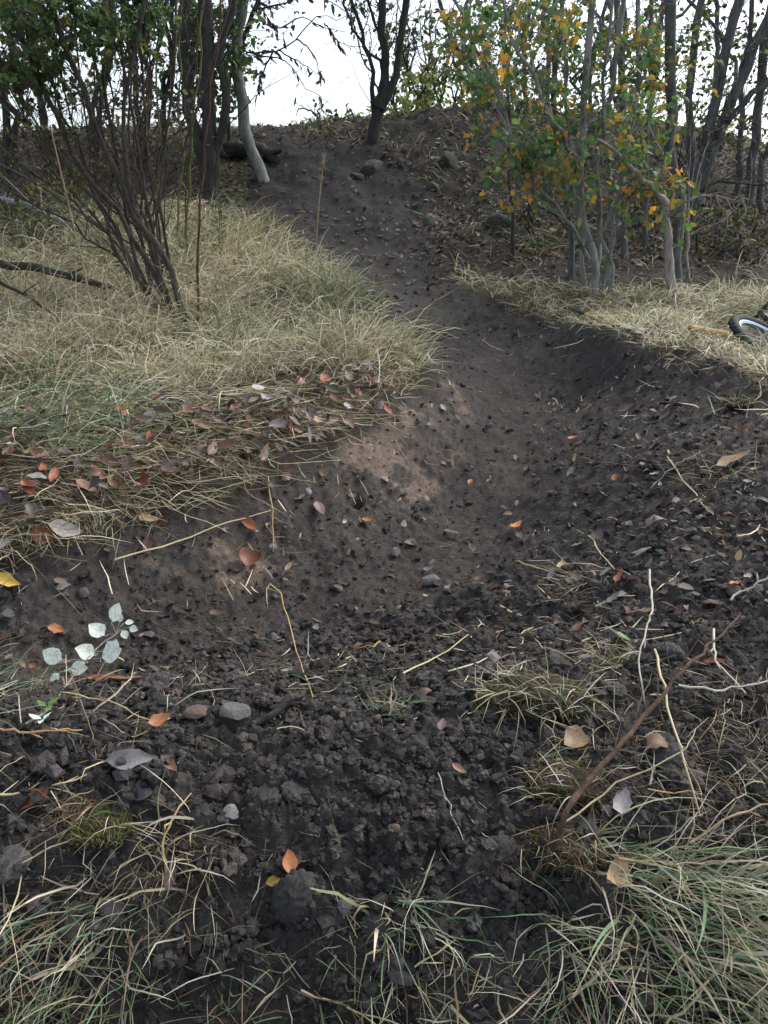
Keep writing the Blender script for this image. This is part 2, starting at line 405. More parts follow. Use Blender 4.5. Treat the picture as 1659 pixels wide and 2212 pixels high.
def soil_mat(name='soil'):
    m, n, l, b = mat_base(name)
    at = n.new('ShaderNodeAttribute'); at.attribute_name = 'col'
    geo = n.new('ShaderNodeNewGeometry'); pos = geo.outputs['Position']
    n1 = node_noise(n, l, pos, 5, 5); n2 = node_noise(n, l, pos, 55, 5, .7); n3 = node_noise(n, l, pos, 260, 3, .7)
    c = mixc(n, l, at.outputs['Color'], ramp(n, l, n1.outputs[0], [(.3, (.72, .7, .7)), (.7, (1.25, 1.2, 1.15))]).outputs[0])
    c = mixc(n, l, c, ramp(n, l, n2.outputs[0], [(.3, (.6, .6, .62)), (.52, (1, 1, 1)), (.75, (1.6, 1.5, 1.4))]).outputs[0])
    vo = n.new('ShaderNodeTexVoronoi'); vo.inputs['Scale'].default_value = 170; l.new(pos, vo.inputs['Vector'])
    spk = ramp(n, l, vo.outputs['Color'], [(.0, (1, 1, 1)), (.93, (1, 1, 1)), (.97, (2.2, 2.1, 2.0)), (1, (3, 2.9, 2.7))])
    c = mixc(n, l, c, spk.outputs[0])
    l.new(c, b.inputs['Base Color'])
    r = n.new('ShaderNodeMapRange'); r.inputs[3].default_value = .62; r.inputs[4].default_value = .95; l.new(n2.outputs[0], r.inputs[0]); l.new(r.outputs[0], b.inputs['Roughness'])
    b.inputs['Specular IOR Level'].default_value = .2
    bp = n.new('ShaderNodeBump'); n4 = node_noise(n, l, pos, 22, 5, .75)
    c = mixc(n, l, c, ramp(n, l, n4.outputs[0], [(.35, (.72, .72, .73)), (.55, (1, 1, 1)), (.72, (1.35, 1.3, 1.25))]).outputs[0]); l.new(c, b.inputs['Base Color'])
    bp.inputs['Strength'].default_value = .85; bp.inputs['Distance'].default_value = .008
    b2 = n.new('ShaderNodeBump'); b2.inputs['Strength'].default_value = .6; b2.inputs['Distance'].default_value = .02; l.new(n4.outputs[0], b2.inputs['Height']); l.new(b2.outputs[0], bp.inputs['Normal'])
    ad = n.new('ShaderNodeMath'); ad.operation = 'MULTIPLY_ADD'; l.new(n3.outputs[0], ad.inputs[0]); ad.inputs[1].default_value = .45; l.new(n2.outputs[0], ad.inputs[2])
    l.new(ad.outputs[0], bp.inputs['Height']); l.new(bp.outputs[0], b.inputs['Normal'])
    return m
def leaf_mat(name, col=None, trans=.3, rough=.55, var=.35, spots=True, spec=.4, under=None):
    m, n, l, b = mat_base(name)
    out = n['Material Output']
    geo = n.new('ShaderNodeNewGeometry')
    if col is None:
        at = n.new('ShaderNodeAttribute'); at.attribute_name = 'col'; c = at.outputs['Color']
    else:
        oi = n.new('ShaderNodeObjectInfo')
        c = mixc(n, l, col, ramp(n, l, oi.outputs['Random'], [(0, (1 - var,) * 3), (1, (1 + var, 1 + var * .9, 1 + var * .8))]).outputs[0])
    if spots:
        tc = n.new('ShaderNodeTexCoord')
        nz = node_noise(n, l, geo.outputs['Position'] if col is None else tc.outputs['Object'], 9 if col is None else 7, 4, .65)
        c = mixc(n, l, c, ramp(n, l, nz.outputs[0], [(.3, (.6, .55, .5)), (.5, (1, 1, 1)), (.75, (1.25, 1.2, 1.1))]).outputs[0])
    if under is not None:
        c = mixc(n, l, c, under, 'MIX', geo.outputs['Backfacing'])
    l.new(c, b.inputs['Base Color'])
    b.inputs['Roughness'].default_value = rough; b.inputs['Specular IOR Level'].default_value = spec
    tr = n.new('ShaderNodeBsdfTranslucent'); l.new(c, tr.inputs['Color'])
    mx = n.new('ShaderNodeMixShader'); mx.inputs[0].default_value = trans
    l.new(b.outputs[0], mx.inputs[1]); l.new(tr.outputs[0], mx.inputs[2]); l.new(mx.outputs[0], out.inputs['Surface'])
    return m
def bark_mat(name, c1, c2, moss=None, scale=9, mossamt=.5):
    m, n, l, b = mat_base(name)
    geo = n.new('ShaderNodeNewGeometry'); mp = n.new('ShaderNodeMapping'); mp.inputs['Scale'].default_value = (1, 1, .25); l.new(geo.outputs['Position'], mp.inputs[0])
    n1 = node_noise(n, l, mp.outputs[0], scale * 4, 6, .7); n2 = node_noise(n, l, geo.outputs['Position'], 6, 4)
    c = ramp(n, l, n1.outputs[0], [(.32, c1), (.68, c2)]).outputs[0]
    if moss:
        c = mixc(n, l, c, moss, 'MIX', ramp(n, l, n2.outputs[0], [(mossamt, (0, 0, 0)), (mossamt + .2, (.8, .8, .8))]).outputs[0])
    l.new(c, b.inputs['Base Color']); b.inputs['Roughness'].default_value = .9; b.inputs['Specular IOR Level'].default_value = .2
    bp = n.new('ShaderNodeBump'); bp.inputs['Strength'].default_value = .6; bp.inputs['Distance'].default_value = .01; l.new(n1.outputs[0], bp.inputs['Height']); l.new(bp.outputs[0], b.inputs['Normal'])
    return m
def stone_mat(name, c1, c2, moss=None):
    m, n, l, b = mat_base(name)
    tc = n.new('ShaderNodeTexCoord'); oi = n.new('ShaderNodeObjectInfo')
    n1 = node_noise(n, l, tc.outputs['Object'], 6, 6, .7); n2 = node_noise(n, l, tc.outputs['Object'], 1.6, 4)
    c = ramp(n, l, n1.outputs[0], [(.3, c1), (.7, c2)]).outputs[0]
    c = mixc(n, l, c, ramp(n, l, oi.outputs['Random'], [(0, (.75, .75, .75)), (1, (1.3, 1.25, 1.2))]).outputs[0])
    if moss: c = mixc(n, l, c, moss, 'MIX', ramp(n, l, n2.outputs[0], [(.42, (0, 0, 0)), (.6, (.9, .9, .9))]).outputs[0])
    l.new(c, b.inputs['Base Color']); b.inputs['Roughness'].default_value = .85
    bp = n.new('ShaderNodeBump'); bp.inputs['Strength'].default_value = .5; bp.inputs['Distance'].default_value = .05; l.new(n1.outputs[0], bp.inputs['Height']); l.new(bp.outputs[0], b.inputs['Normal'])
    return m
def plain(name, col, rough=.5, metal=0.0, spec=.5, grain=.15):
    m, n, l, b = mat_base(name)
    geo = n.new('ShaderNodeNewGeometry'); nz = node_noise(n, l, geo.outputs['Position'], 35, 4)
    l.new(mixc(n, l, col, ramp(n, l, nz.outputs[0], [(.3, (1 - grain,) * 3), (.7, (1 + grain,) * 3)]).outputs[0]), b.inputs['Base Color'])
    b.inputs['Roughness'].default_value = rough; b.inputs['Metallic'].default_value = metal; b.inputs['Specular IOR Level'].default_value = spec
    return m
M_soil = soil_mat()
M_grass = leaf_mat('grass_blades', None, .25, .6, spots=False, spec=.3)
M_crown = leaf_mat('crown_leaves', None, .5, .5, spots=False)
#@@PART2
# ------------------------------------------------------------------ ground sheet
def build_ground():
    fine = np.linspace(-46, 46, 510); rest = np.linspace(46, 314, 80)[1:-1]
    ang = np.radians(np.concatenate([fine, rest]))
    r = np.concatenate([np.geomspace(.08, .82, 14)[:-1], np.geomspace(.82, 3.2, 400)[:-1], np.geomspace(3.2, 13, 250)[:-1], np.geomspace(13, 900, 50)])
    nr, na = len(r), len(ang)
    x = r[:, None] * np.sin(ang)[None]; y = r[:, None] * np.cos(ang)[None]
    xf, yf = x.ravel(), y.ravel()
    z = H(xf, yf)
    w = .07 * fbm(xf * 4, yf * 4, 4, 90)
    dk = sstep(-.04, .07, sd('dirt', xf, yf) + w); ln = sstep(-.1, .15, sd('lane', xf, yf) + w); bk = sstep(-.03, .05, sd('bank', xf, yf) + w * .6)
    gl = sstep(-.05, .1, sd('grassL', xf, yf) + w); gr = sstep(-.05, .1, sd('grassR', xf, yf) + w)
    humus = np.array([.047, .044, .0415]); packed = np.array([.052, .047, .0425]); clay = np.array([.165, .13, .105]); thatch = np.array([.085, .068, .042]); litter = np.array([.026, .0225, .0195])
    c = np.tile(litter, (len(xf), 1))
    def mx(c, k, t): return c * (1 - k[:, None]) + t * k[:, None]
    c = mx(c, dk, humus); c = mx(c, dk * ln * .8, packed)
    patch = sstep(.0, .16, fbm(xf * 4.3 + 3, yf * 4.3, 4, 140) + .45 * fbm(xf * 16, yf * 16, 4, 141) + .2 * fbm(xf * 60, yf * 60, 2, 142) - .02)
    c = mx(c, bk * (.12 + .8 * patch) * sstep(-.98, -.6, xf), clay)
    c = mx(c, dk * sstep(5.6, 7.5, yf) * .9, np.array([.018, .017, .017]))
    c = mx(c, np.maximum(gl, gr), thatch)
    hillr = sstep(6, 8, yf) * (1 - dk); c = mx(c, hillr * .4 * sstep(.0, .5, fbm(xf * 2, yf * 2, 3, 9) + .2), np.array([.05, .055, .022]))
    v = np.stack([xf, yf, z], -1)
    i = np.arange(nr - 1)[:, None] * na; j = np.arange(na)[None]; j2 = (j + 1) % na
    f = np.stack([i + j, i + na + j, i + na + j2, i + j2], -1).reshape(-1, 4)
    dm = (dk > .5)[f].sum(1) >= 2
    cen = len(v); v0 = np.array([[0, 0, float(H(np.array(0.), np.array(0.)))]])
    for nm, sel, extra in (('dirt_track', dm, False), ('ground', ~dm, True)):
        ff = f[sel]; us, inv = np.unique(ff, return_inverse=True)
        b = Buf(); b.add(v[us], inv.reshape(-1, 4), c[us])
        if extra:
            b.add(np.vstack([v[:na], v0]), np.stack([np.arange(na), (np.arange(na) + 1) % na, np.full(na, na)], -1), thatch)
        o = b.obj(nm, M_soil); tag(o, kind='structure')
build_ground()
# ------------------------------------------------------------------ loose soil, stones
def scatter(n, r0, r1, a0=-42, a1=42):        # density falls off with the square of the distance from where one stands
    r = np.exp(rng.uniform(math.log(r0), math.log(r1), n)); a = np.radians(rng.uniform(a0, a1, n))
    return r * np.sin(a), r * np.cos(a)
def normals(x, y, e=.03):
    n = np.stack([-(Hb(x + e, y) - Hb(x - e, y)) / (2 * e), -(Hb(x, y + e) - Hb(x, y - e)) / (2 * e), np.ones_like(x)], -1)
    return n / np.linalg.norm(n, axis=1)[:, None]
def blobs(buf, ctr, size, sub, col, squash=.7, rough=.42):
    v0, f0 = ICO[sub]; N = len(ctr); k = len(v0)
    q = rng.normal(0, 1, (N, 4)); q /= np.linalg.norm(q, axis=1)[:, None]
    w, x, y, z = q.T
    Rm = np.stack([1 - 2 * (y * y + z * z), 2 * (x * y - z * w), 2 * (x * z + y * w), 2 * (x * y + z * w), 1 - 2 * (x * x + z * z), 2 * (y * z - x * w), 2 * (x * z - y * w), 2 * (y * z + x * w), 1 - 2 * (x * x + y * y)], -1).reshape(N, 3, 3)
    sc = rng.uniform(.65, 1.2, (N, 1, 3))
    vv = v0[None] * sc * (1 + rng.normal(0, rough, (N, k, 1)).clip(-.5, .6))
    vv = np.einsum('nij,nkj->nki', Rm, vv) * size[:, None, None]
    vv[..., 2] *= squash
    vv += ctr[:, None]
    f = (np.arange(N) * k)[:, None, None] + f0[None]
    buf.add(vv.reshape(-1, 3), f.reshape(-1, 3), np.repeat(col[:, None], k, 1).reshape(-1, 3))
def soil_cols(n):
    return pick([(.046, .0435, .041), (.065, .062, .059), (.031, .030, .029), (.085, .082, .078), (.10, .083, .069)], [5, 4, 3, 1.0, .25], n, .2)
def crumbs():
    b = Buf()
    x, y = scatter(75000, .84, 6.5); x2, y2 = scatter(16000, .84, 2.4, 42, 78); sg = np.where(rng.random(16000) < .5, -1, 1); x = np.concatenate([x, x2 * sg]); y = np.concatenate([y, y2])
    w = .06 * fbm(x * 3, y * 3, 2, 90)
    loose = sstep(-.05, .06, sd('dirt', x, y) + w) * (1 - .62 * sstep(-.05, .2, sd('lane', x, y) + w)) * (1 - .35 * sstep(-.02, .06, sd('bank', x, y)))
    loose *= .45 + .55 * sstep(-.25, .3, fbm(x * 3.1, y * 3.1, 3, 200))
    dist = np.sqrt(x * x + y * y + 1)
    loose *= 1 - .75 * sstep(1.9, 4.8, dist)
    k = rng.random(len(x)) < loose
    x, y, dist = x[k], y[k], dist[k]
    s = .0016 * dist * np.exp(rng.exponential(.5, len(x))).clip(1, 5.0) * (1 - .42 * sstep(1.7, 3.2, dist))
    z = H(x, y) + s * rng.uniform(-.15, .35, len(x))
    b_s = s > .0058 * dist
    ctr = np.stack([x, y, z], -1)
    blobs(b, ctr[~b_s], s[~b_s], 0, soil_cols((~b_s).sum()))
    blobs(b, ctr[b_s], s[b_s], 1, soil_cols(b_s.sum()), rough=.3)
    cx, cy = scatter(3600, .9, 3.2); w = sstep(-.02, .08, sd('dirt', cx, cy)) * (1 - .9 * sstep(-.08, .15, sd('lane', cx, cy))) * (1 - .8 * sstep(-.03, .05, sd('bank', cx, cy))) * (.45 + .55 * sstep(-.1, .3, fbm(cx * 3, cy * 3, 2, 210))) * (1 - .6 * sstep(1.5, 2.4, cy))
    kc = rng.random(3600) < w * .8; cx, cy = cx[kc], cy[kc]; m = len(cx); R_ = .010 * np.exp(rng.exponential(.42, m)).clip(1, 3.4); per = 15
    off = rng.normal(0, 1, (m, per, 3)); off /= np.linalg.norm(off, axis=2)[..., None]; off *= rng.uniform(.2, 1, (m, per, 1)) ** .5 * R_[:, None, None] * np.array([1, 1, .7]); off[..., 2] = np.abs(off[..., 2])
    c3 = np.stack([cx, cy, H(cx, cy) - .2 * R_], -1)[:, None] + off
    blobs(b, c3.reshape(-1, 3), (R_[:, None] * rng.uniform(.25, .62, (m, per))).ravel(), 0, np.repeat(soil_cols(m), per, 0) * rng.uniform(.85, 1.15, (m * per, 1)), .85, .2)
    o = b.obj('soil_crumbs', M_soil, smooth=False); tag(o, 'loose dark crumbs of dug soil strewn over the track and mound', 'soil', kind='stuff')
    print('crumbs', len(x), b_s.sum())
crumbs()

M_stone = stone_mat('grey_stone', (.055, .054, .055), (.13, .127, .125))
M_pale = stone_mat('pale_stone', (.13, .13, .13), (.27, .265, .26))
M_brownst = stone_mat('brown_stone', (.055, .04, .033), (.16, .115, .09))
M_clod = stone_mat('clod', (.03, .028, .027), (.075, .071, .067))
M_boulder = stone_mat('mossy_boulder', (.025, .025, .024), (.075, .074, .07), (.022, .03, .011))
def rock_mesh(name, mat, seed, sub=2, rough=.1, facet=.6, squash=.6):
    r = np.random.default_rng(seed); v, f = ICO[sub]; v = v.copy()
    for _ in range(9):                        # chop flat faces off a ball
        d = r.normal(0, 1, 3); d /= np.linalg.norm(d); h = r.uniform(.45, .8)
        over = v @ d - h; v = v - np.outer(np.maximum(over, 0) * facet, d)
    v = v * (1 + r.normal(0, rough, (len(v), 1)) * .4) * np.array([1, r.uniform(.65, .95), squash])
    b = Buf(); b.add(v, f); return b.mesh(name, mat, smooth=sub >= 3 and rough > .04)
rockm = {nm: [rock_mesh(nm, m, 100 + 7 * i + len(nm) % 5, sub, ro, fa) for i in range(5)] for nm, m, sub, ro, fa in
         (('stone', M_stone, 2, .03, .97), ('pale_stone', M_pale, 2, .03, .97), ('brown_stone', M_brownst, 2, .04, .97), ('clod', M_clod, 3, .22, .3))}
boulderm = [rock_mesh('boulder', M_boulder, 300 + i, 3, .05, .8, .75) for i in range(3)]
def place(name, me, pos, s, label, cat, group=None, sink=.25, rz=None, tilt=.3):
    o = bpy.data.objects.new(name, me); C.objects.link(o)
    n = Vector(normal(pos[0], pos[1])) + Vector(rng.normal(0, tilt, 3))
    q = Vector((0, 0, 1)).rotation_difference(n.normalized())
    o.rotation_mode = 'QUATERNION'; o.rotation_quaternion = q @ Quaternion((0, 0, 1), rng.uniform(0, 6.28) if rz is None else rz)
    s = np.broadcast_to(np.asarray(s, float), (3,)); o.scale = s
    o.location = Vector(pos) + Vector((0, 0, float(s[2]) * (.6 - 2 * sink * .6)))
    return tag(o, label, cat, group)
def at_px(px, py, wpx):                       # ground point under a pixel and the size there of a thing wpx wide in the photo
    q = ground(px, py); return q, wpx * depth_of(q) / F_PX
STONES = [  # px, py, width, kind, name, label
 (15,1345,45,'stone','stone','rounded grey-brown stone at the left edge above the pale-leaved twig'),
 (308,1738,62,'stone','stone','dull grey stone just below the big flat grey leaf'),
 (272,1752,42,'pale_stone','stone','small bluish stone tucked under the dull grey stone'),
 (502,1788,50,'pale_stone','stone','split pale grey stone in the loose soil of the mound'),
 (432,1565,70,'brown_stone','stone','squarish brown stone standing beside a small tuft of cut straws'),
 (510,1575,75,'stone','stone','flat dark stone right of the squarish brown stone'),
 (640,1975,115,'clod','soil_clod','largest clod of dark earth on the front of the mound'),
 (752,1962,52,'pale_stone','stone','pale grey stone right of the largest dark clod'),
 (815,2010,70,'clod','soil_clod','flattened dark clod just below the pale grey stone'),
 (640,1722,72,'clod','soil_clod','lumpy grey clod in the middle of the mound crest'),
 (575,1735,85,'clod','soil_clod','dark clod left of the lumpy grey clod on the crest'),
 (1085,1850,75,'clod','soil_clod','smooth brown-grey clod half sunk on the right of the mound'),
 (1062,1935,48,'clod','soil_clod','rounded upright clod below the smooth brown-grey clod'),
 (1445,1655,80,'clod','soil_clod','broad clod of grey earth crossed by the brown branch'),
 (1440,1425,95,'clod','soil_clod','cracked grey clod behind the broken straw stem'),
 (1020,1372,46,'stone','stone','smooth grey stone on the inner edge of the mound'),
 (1068,1422,44,'pale_stone','stone','whitish stone left of the mossy sod'),
 (930,1272,50,'stone','stone','flat grey stone pressed into the trodden track'),
 (1092,1272,36,'stone','stone','grey stone at the foot of the right bank beside a brown leaf'),
 (1370,955,28,'stone','stone','grey pebble on the dark inner face of the right bank'),
 (922,1083,22,'pale_stone','stone','pale chip of stone near the burrow in the bank'),
 (832,1048,24,'pale_stone','stone','white flint showing in the cut bank above the burrow'),
 (590,1178,26,'pale_stone','stone','pale flake of stone in the bare clay of the bank'),
 (668,1065,22,'pale_stone','stone','small white stone left of the burrow'),
 (1640,1280,48,'stone','stone','grey stone at the right edge by the pale root'),
 (1530,1410,30,'stone','stone','small bluish pebble right of the cracked clod'),
 (20,1870,110,'stone','stone','large bluish grey stone cut by the left edge of the picture'),
 (250,1985,80,'stone','stone','long dark bluish stone deep in the grass at lower left'),
 (450,1700,40,'stone','stone','upright grey stone right of the big flat grey leaf'),
 (180,1280,34,'stone','stone','bluish stone under the overhanging grass at left'),
 (1200,1840,40,'clod','soil_clod','dark clod left of the thick end of the brown branch'),
]
for px, py, wd, kd, nm, lab in STONES:
    q, s = at_px(px, py, wd)
    place(nm, rockm[kd][len(lab) % 5], q, np.array([s * .5, s * .5, s * .42]), lab, 'clod' if nm == 'soil_clod' else 'stone', sink=.3)
BOULD = [(808,352,62,'rounded boulder with a mossy cap near the top of the bare slope'), (965,352,56,'grassy-topped boulder beside the track high on the slope'),
 (938,470,58,'low grey boulder in the leaf litter halfway up the slope'), (1085,485,85,'dark moss-covered boulder in the shade beside the sapling'),
 (705,372,40,'dark stone under a pale slab below the crest'), (772,372,34,'pale pointed stone set in the earth below the crest'), (865,345,26,'small whitish boulder right of the mossy-capped one'), (935,405,40,'bluish boulder half buried above the low grey boulder')]
for i, (px, py, wd, lab) in enumerate(BOULD):
    q, s = at_px(px, py + 10, wd); place('boulder', boulderm[i % 3], q, np.array([s * .55, s * .5, s * .42]), lab, 'boulder', 'boulders on the hill slope', sink=.48, tilt=.1)
CALL = []
x, y = scatter(900, 1.0, 5.0); k = (sd('dirt', x, y) > .05) & (rng.random(900) < .075); x, y = x[k], y[k]
for a, bb in zip(x, y):
    q = np.array([a, bb, float(H(a, bb))]); s = min(.026, math.hypot(a, bb) * rng.uniform(.006, .014))
    kd = rng.choice(['stone', 'pale_stone', 'brown_stone'], p=[.5, .2, .3] if bb < 2.2 else [.6, .02, .38])
    vr = int(rng.integers(5))
    po = place('pebble', rockm[kd][vr], q, s, None, 'pebble', 'pebbles half sunk in the soil'); CALL.append((po, ('small ' if s < .01 * math.hypot(a, bb) else 'larger ') + ('chipped ', 'blunt ', 'sharp-edged ', 'long ', 'rounded ')[vr] + {'stone': 'grey', 'pale_stone': 'pale', 'brown_stone': 'brown'}[kd] + ' pebble', q))

# ------------------------------------------------------------------ fallen leaves
def leaf_mesh(name, mat, seed, wd=.55, curl=.5, fold=.35, ragged=.08, petiole=.35, n=7, point=1.0):
    r = np.random.default_rng(seed)
    t = np.linspace(0, 1, n); prof = np.sin(np.pi * t ** .85) ** .8 * (1 - .25 * point * t); prof[0] = .03; prof[-1] = .02
    k = curl * r.uniform(.3, 1.4) * r.choice([-1, 1, 1]); th = k * (t - .4)
    ds = 1 / (n - 1)
    x = np.concatenate([[0], np.cumsum(np.cos(th[:-1]) * ds)]); z = np.concatenate([[0], np.cumsum(np.sin(th[:-1]) * ds)])
    b = Buf(); v = []
    tw_ = r.uniform(-.5, .5)
    for i in range(n):
        w = wd * .5 * prof[i]; fo = fold * r.uniform(.4, 1.4); sh = r.normal(0, .04)
        for sgn in (-1, -.5, 0, .5, 1):
            ww = w * (1 + r.normal(0, ragged) * (abs(sgn) == 1))
            v.append((x[i] - .5, sgn * ww + sh * .3, z[i] + fo * w * abs(sgn) ** 1.4 + tw_ * sgn * w * (t[i] - .5) + r.normal(0, .012)))
    f = [(i * 5 + j, (i + 1) * 5 + j, (i + 1) * 5 + j + 1, i * 5 + j + 1) for i in range(n - 1) for j in range(4)]
    v = np.array(v); v[:, 2] -= v[:, 2].min(); b.add(v, np.array(f))
    if petiole:
        p = np.array([(-.48, 0, z[0] - v[:, 2].min() * 0), (-.5 - petiole * .5, r.normal(0, .05), z[0] + .02), (-.5 - petiole, r.normal(0, .09), z[0] - .01)]); p[:, 2] += v[2, 2] - p[0, 2]
        tube(b, p, [.018, .013, .011], 3)
    return b.mesh(name, mat)
LC = {'brown': (.15, .083, .055), 'dark': (.048, .034, .032), 'red': (.20, .062, .030), 'tan': (.33, .23, .13), 'grey': (.25, .238, .23), 'orange': (.31, .125, .045), 'yellow': (.42, .30, .05), 'mauve': (.14, .098, .094), 'green': (.10, .19, .06)}
LM = {k: leaf_mat('leaf_' + k, c, .12, .5, .3, spec=.45) for k, c in LC.items()}
LMESH = {k: [leaf_mesh('fallen_leaf', LM[k], 40 + 13 * i + len(k), wd=[.5, .6, .45, .7][i % 4], curl=[.5, 1.1, .8, 1.5][i % 4], ragged=[.06, .12, .08, .18][i % 4]) for i in range(4)] for k in LC}
def lay_leaf(pos, L, kd, label, group=None, yaw=None, tilt=.28, up=.006, var=None):
    me = LMESH[kd][int(rng.integers(4)) if var is None else var]
    o = bpy.data.objects.new('fallen_leaf', me); C.objects.link(o)
    n = (Vector(normal(pos[0], pos[1])) + Vector(rng.normal(0, tilt, 3))).normalized()
    o.rotation_mode = 'QUATERNION'; o.rotation_quaternion = Vector((0, 0, 1)).rotation_difference(n) @ Quaternion((0, 0, 1), rng.uniform(0, 6.28) if yaw is None else yaw)
    o.scale = (L, L, L); o.location = Vector(pos) + Vector((0, 0, up))
    return tag(o, label, 'leaf', group)
LEAVES = [  # px, py, length, colour, yaw, label
 (290,1690,95,'grey',.15,'large flat grey leaf lying underside up on the front of the mound'),
 (626,1882,48,'orange',1.9,'bright orange leaf standing in the dark soil of the mound'),
 (592,1932,30,'yellow',.3,'tiny yellow leaf scrap below the bright orange leaf'),
 (1255,1622,72,'tan',-.9,'pale beige leaf leaning on the mossy sod'),
 (1115,1156,36,'orange',.8,'crumpled orange leaf alone in the middle of the track'),
 (1237,965,26,'orange',.3,'small orange leaf high on the inner face of the right bank'),
 (1326,1060,28,'orange',1.2,'curled orange leaf with a bent stalk on the right bank'),
 (548,1218,55,'red',.1,'broad reddish leaf lying on the bare clay patch'),
 (541,1143,46,'red',-.6,'narrow red-edged leaf sticking out of the cut bank'),
 (20,1275,62,'yellow',-.2,'yellow-green leaf at the left edge under the grass bank'),
 (690,1118,44,'mauve',-1.1,'long mauve-brown leaf hanging on the bank below the burrow'),
 (728,875,34,'red',.1,'bright rust-red leaf at the top of the leaf band'),
 (552,845,30,'orange',.9,'fiery orange leaf in the hollow of dark leaves'),
 (322,1132,40,'tan',.1,'tan leaf with pointed tip at the edge of the overhang'),
 (145,1158,70,'grey',.1,'long pinkish grey leaf at the lower edge of the grass bank'),
 (100,1165,52,'red',.2,'glossy purple-red leaf beside the long pinkish grey leaf'),
 (286,1493,88,'brown',.1,'broad brown leaf beside a curled red-brown one'),
 (228,1490,80,'red',-.3,'curled red-brown leaf right below the pale-leaved twig'),
 (70,1748,85,'red',.3,'dark rusty leaf at left below the long straw'),
 (1212,1245,34,'tan',1.2,'folded tan leaf in the straws at the foot of the right bank'),
 (1335,1270,38,'red',.9,'dull pink-red leaf with upright stalk on the trodden bank'),
 (1388,1215,38,'grey',.2,'angular blue-grey leaf fragment on the right bank'),
 (1245,1200,30,'green',.5,'small torn green leaf on the side of the track'),
 (1290,1178,40,'mauve',1.8,'mauve leaf standing on edge on the right bank'),
 (1545,1440,46,'red',-.5,'wet reddish leaf under the pale root at right'),
 (1585,1288,28,'orange',-.1,'orange leaf chip near the right edge'),
 (1325,1315,34,'grey',.3,'silvery curled leaf below the dull pink-red leaf'),
 (625,1545,62,'dark',.2,'dark purple leaf behind the rotten twig on the mound'),
 (830,1408,50,'yellow',.4,'yellowish lobed leaf in the straws on the crest'),
 (785,1412,40,'brown',.7,'brown curled leaf left of the yellowish lobed leaf'),
 (375,1935,60,'mauve',1.5,'brown-grey leaf hanging stem down on the front of the mound'),
 (470,1335,30,'brown',.1,'small brown leaf on the crumbly track at left'),
 (125,1383,34,'orange',.05,'thin rusty leaf left of the pale-leaved twig'),
 (1037,1278,26,'brown',.4,'brown leaf by the grey stone at the foot of the bank'),
 (922,1308,16,'tan',.1,'tiny cream-coloured petal-like leaf on the track'),
 (1015,1062,22,'orange',1.2,'small orange leaf shred on the upper track'),
 (795,1147,26,'orange',.2,'orange leaf sliver in the hollow at the foot of the bank'),
 (975,1163,36,'dark',.1,'black curled leaf on the smooth part of the track'),
 (1410,1120,46,'dark',.2,'dark purplish leaf heap on the right bank'),
 (1425,1155,60,'mauve',.1,'broad mauve leaf below the dark purplish leaf'),
 (1580,1018,70,'tan',.1,'faded tan leaf in the dry tuft at right'),
 (955,1590,44,'mauve',1.4,'translucent mauve leaf standing in the soil left of the sod'),
 (1270,1440,50,'dark',.4,'dark wet leaf on top of the mossy sod'),
 (1420,1640,60,'brown',.3,'crumpled pinkish leaf behind the brown branch'),
 (1340,1785,60,'grey',1.2,'tattered leaf between the straws at lower right'),
 (1325,1940,70,'tan',1.3,'bleached leaf pressed under the big lower right tuft'),
 (350,1590,50,'orange',.6,'rusty leaf sliver left of the squarish brown stone'),
]
for px, py, L, kd, yaw, lab in LEAVES:
    q, s = at_px(px, py, L); lay_leaf(q, s * 1.1, kd, lab, yaw=yaw, tilt=.18, up=.028)
Z = [  # where, count, colours, label stem, group, size
 (worldpoly([(-30,930),(300,900),(560,860),(900,850),(830,930),(640,1000),(400,1075),(250,1100),(0,1215)]), 150, dict(brown=5, dark=5, grey=3, mauve=4, red=1.6, tan=1.2, orange=.6), 'among the flattened straw of the leaf band on the left bank', 'leaf band on the left bank', (.05, .095)),
 (bankf, 24, dict(brown=3, grey=3, dark=3, tan=1, mauve=2), 'caught on the bare cut face of the bank', 'cut face of the bank', (.03, .06)),
 (worldpoly([(1150,850),(1600,900),(1659,1000),(1659,1400),(1250,1430),(1100,1300),(1200,1050)]), 40, dict(grey=4, dark=4, brown=3, mauve=3, tan=1, green=.3), 'on the inner face of the right bank', 'right bank', (.025, .055)),
 (worldpoly([(0,1400),(900,1350),(1300,1480),(1659,1500),(1659,1800),(1100,1750),(500,1700),(0,1800)]), 24, dict(dark=4, brown=3, mauve=2, red=1), 'in the loose soil along the mound crest', 'mound crest', (.025, .055)),
 (worldpoly([(880,430),(1050,400),(1200,480),(1250,590),(1000,560),(900,520)]), 26, dict(grey=4, brown=4, tan=2, dark=2), 'in the litter at the foot of the hill slope', 'foot of the hill', (.05, .09)),
]
nm_col = dict(brown='brown', dark='blackish', grey='grey', mauve='mauve-brown', red='rust-red', tan='tan', orange='orange', green='green')
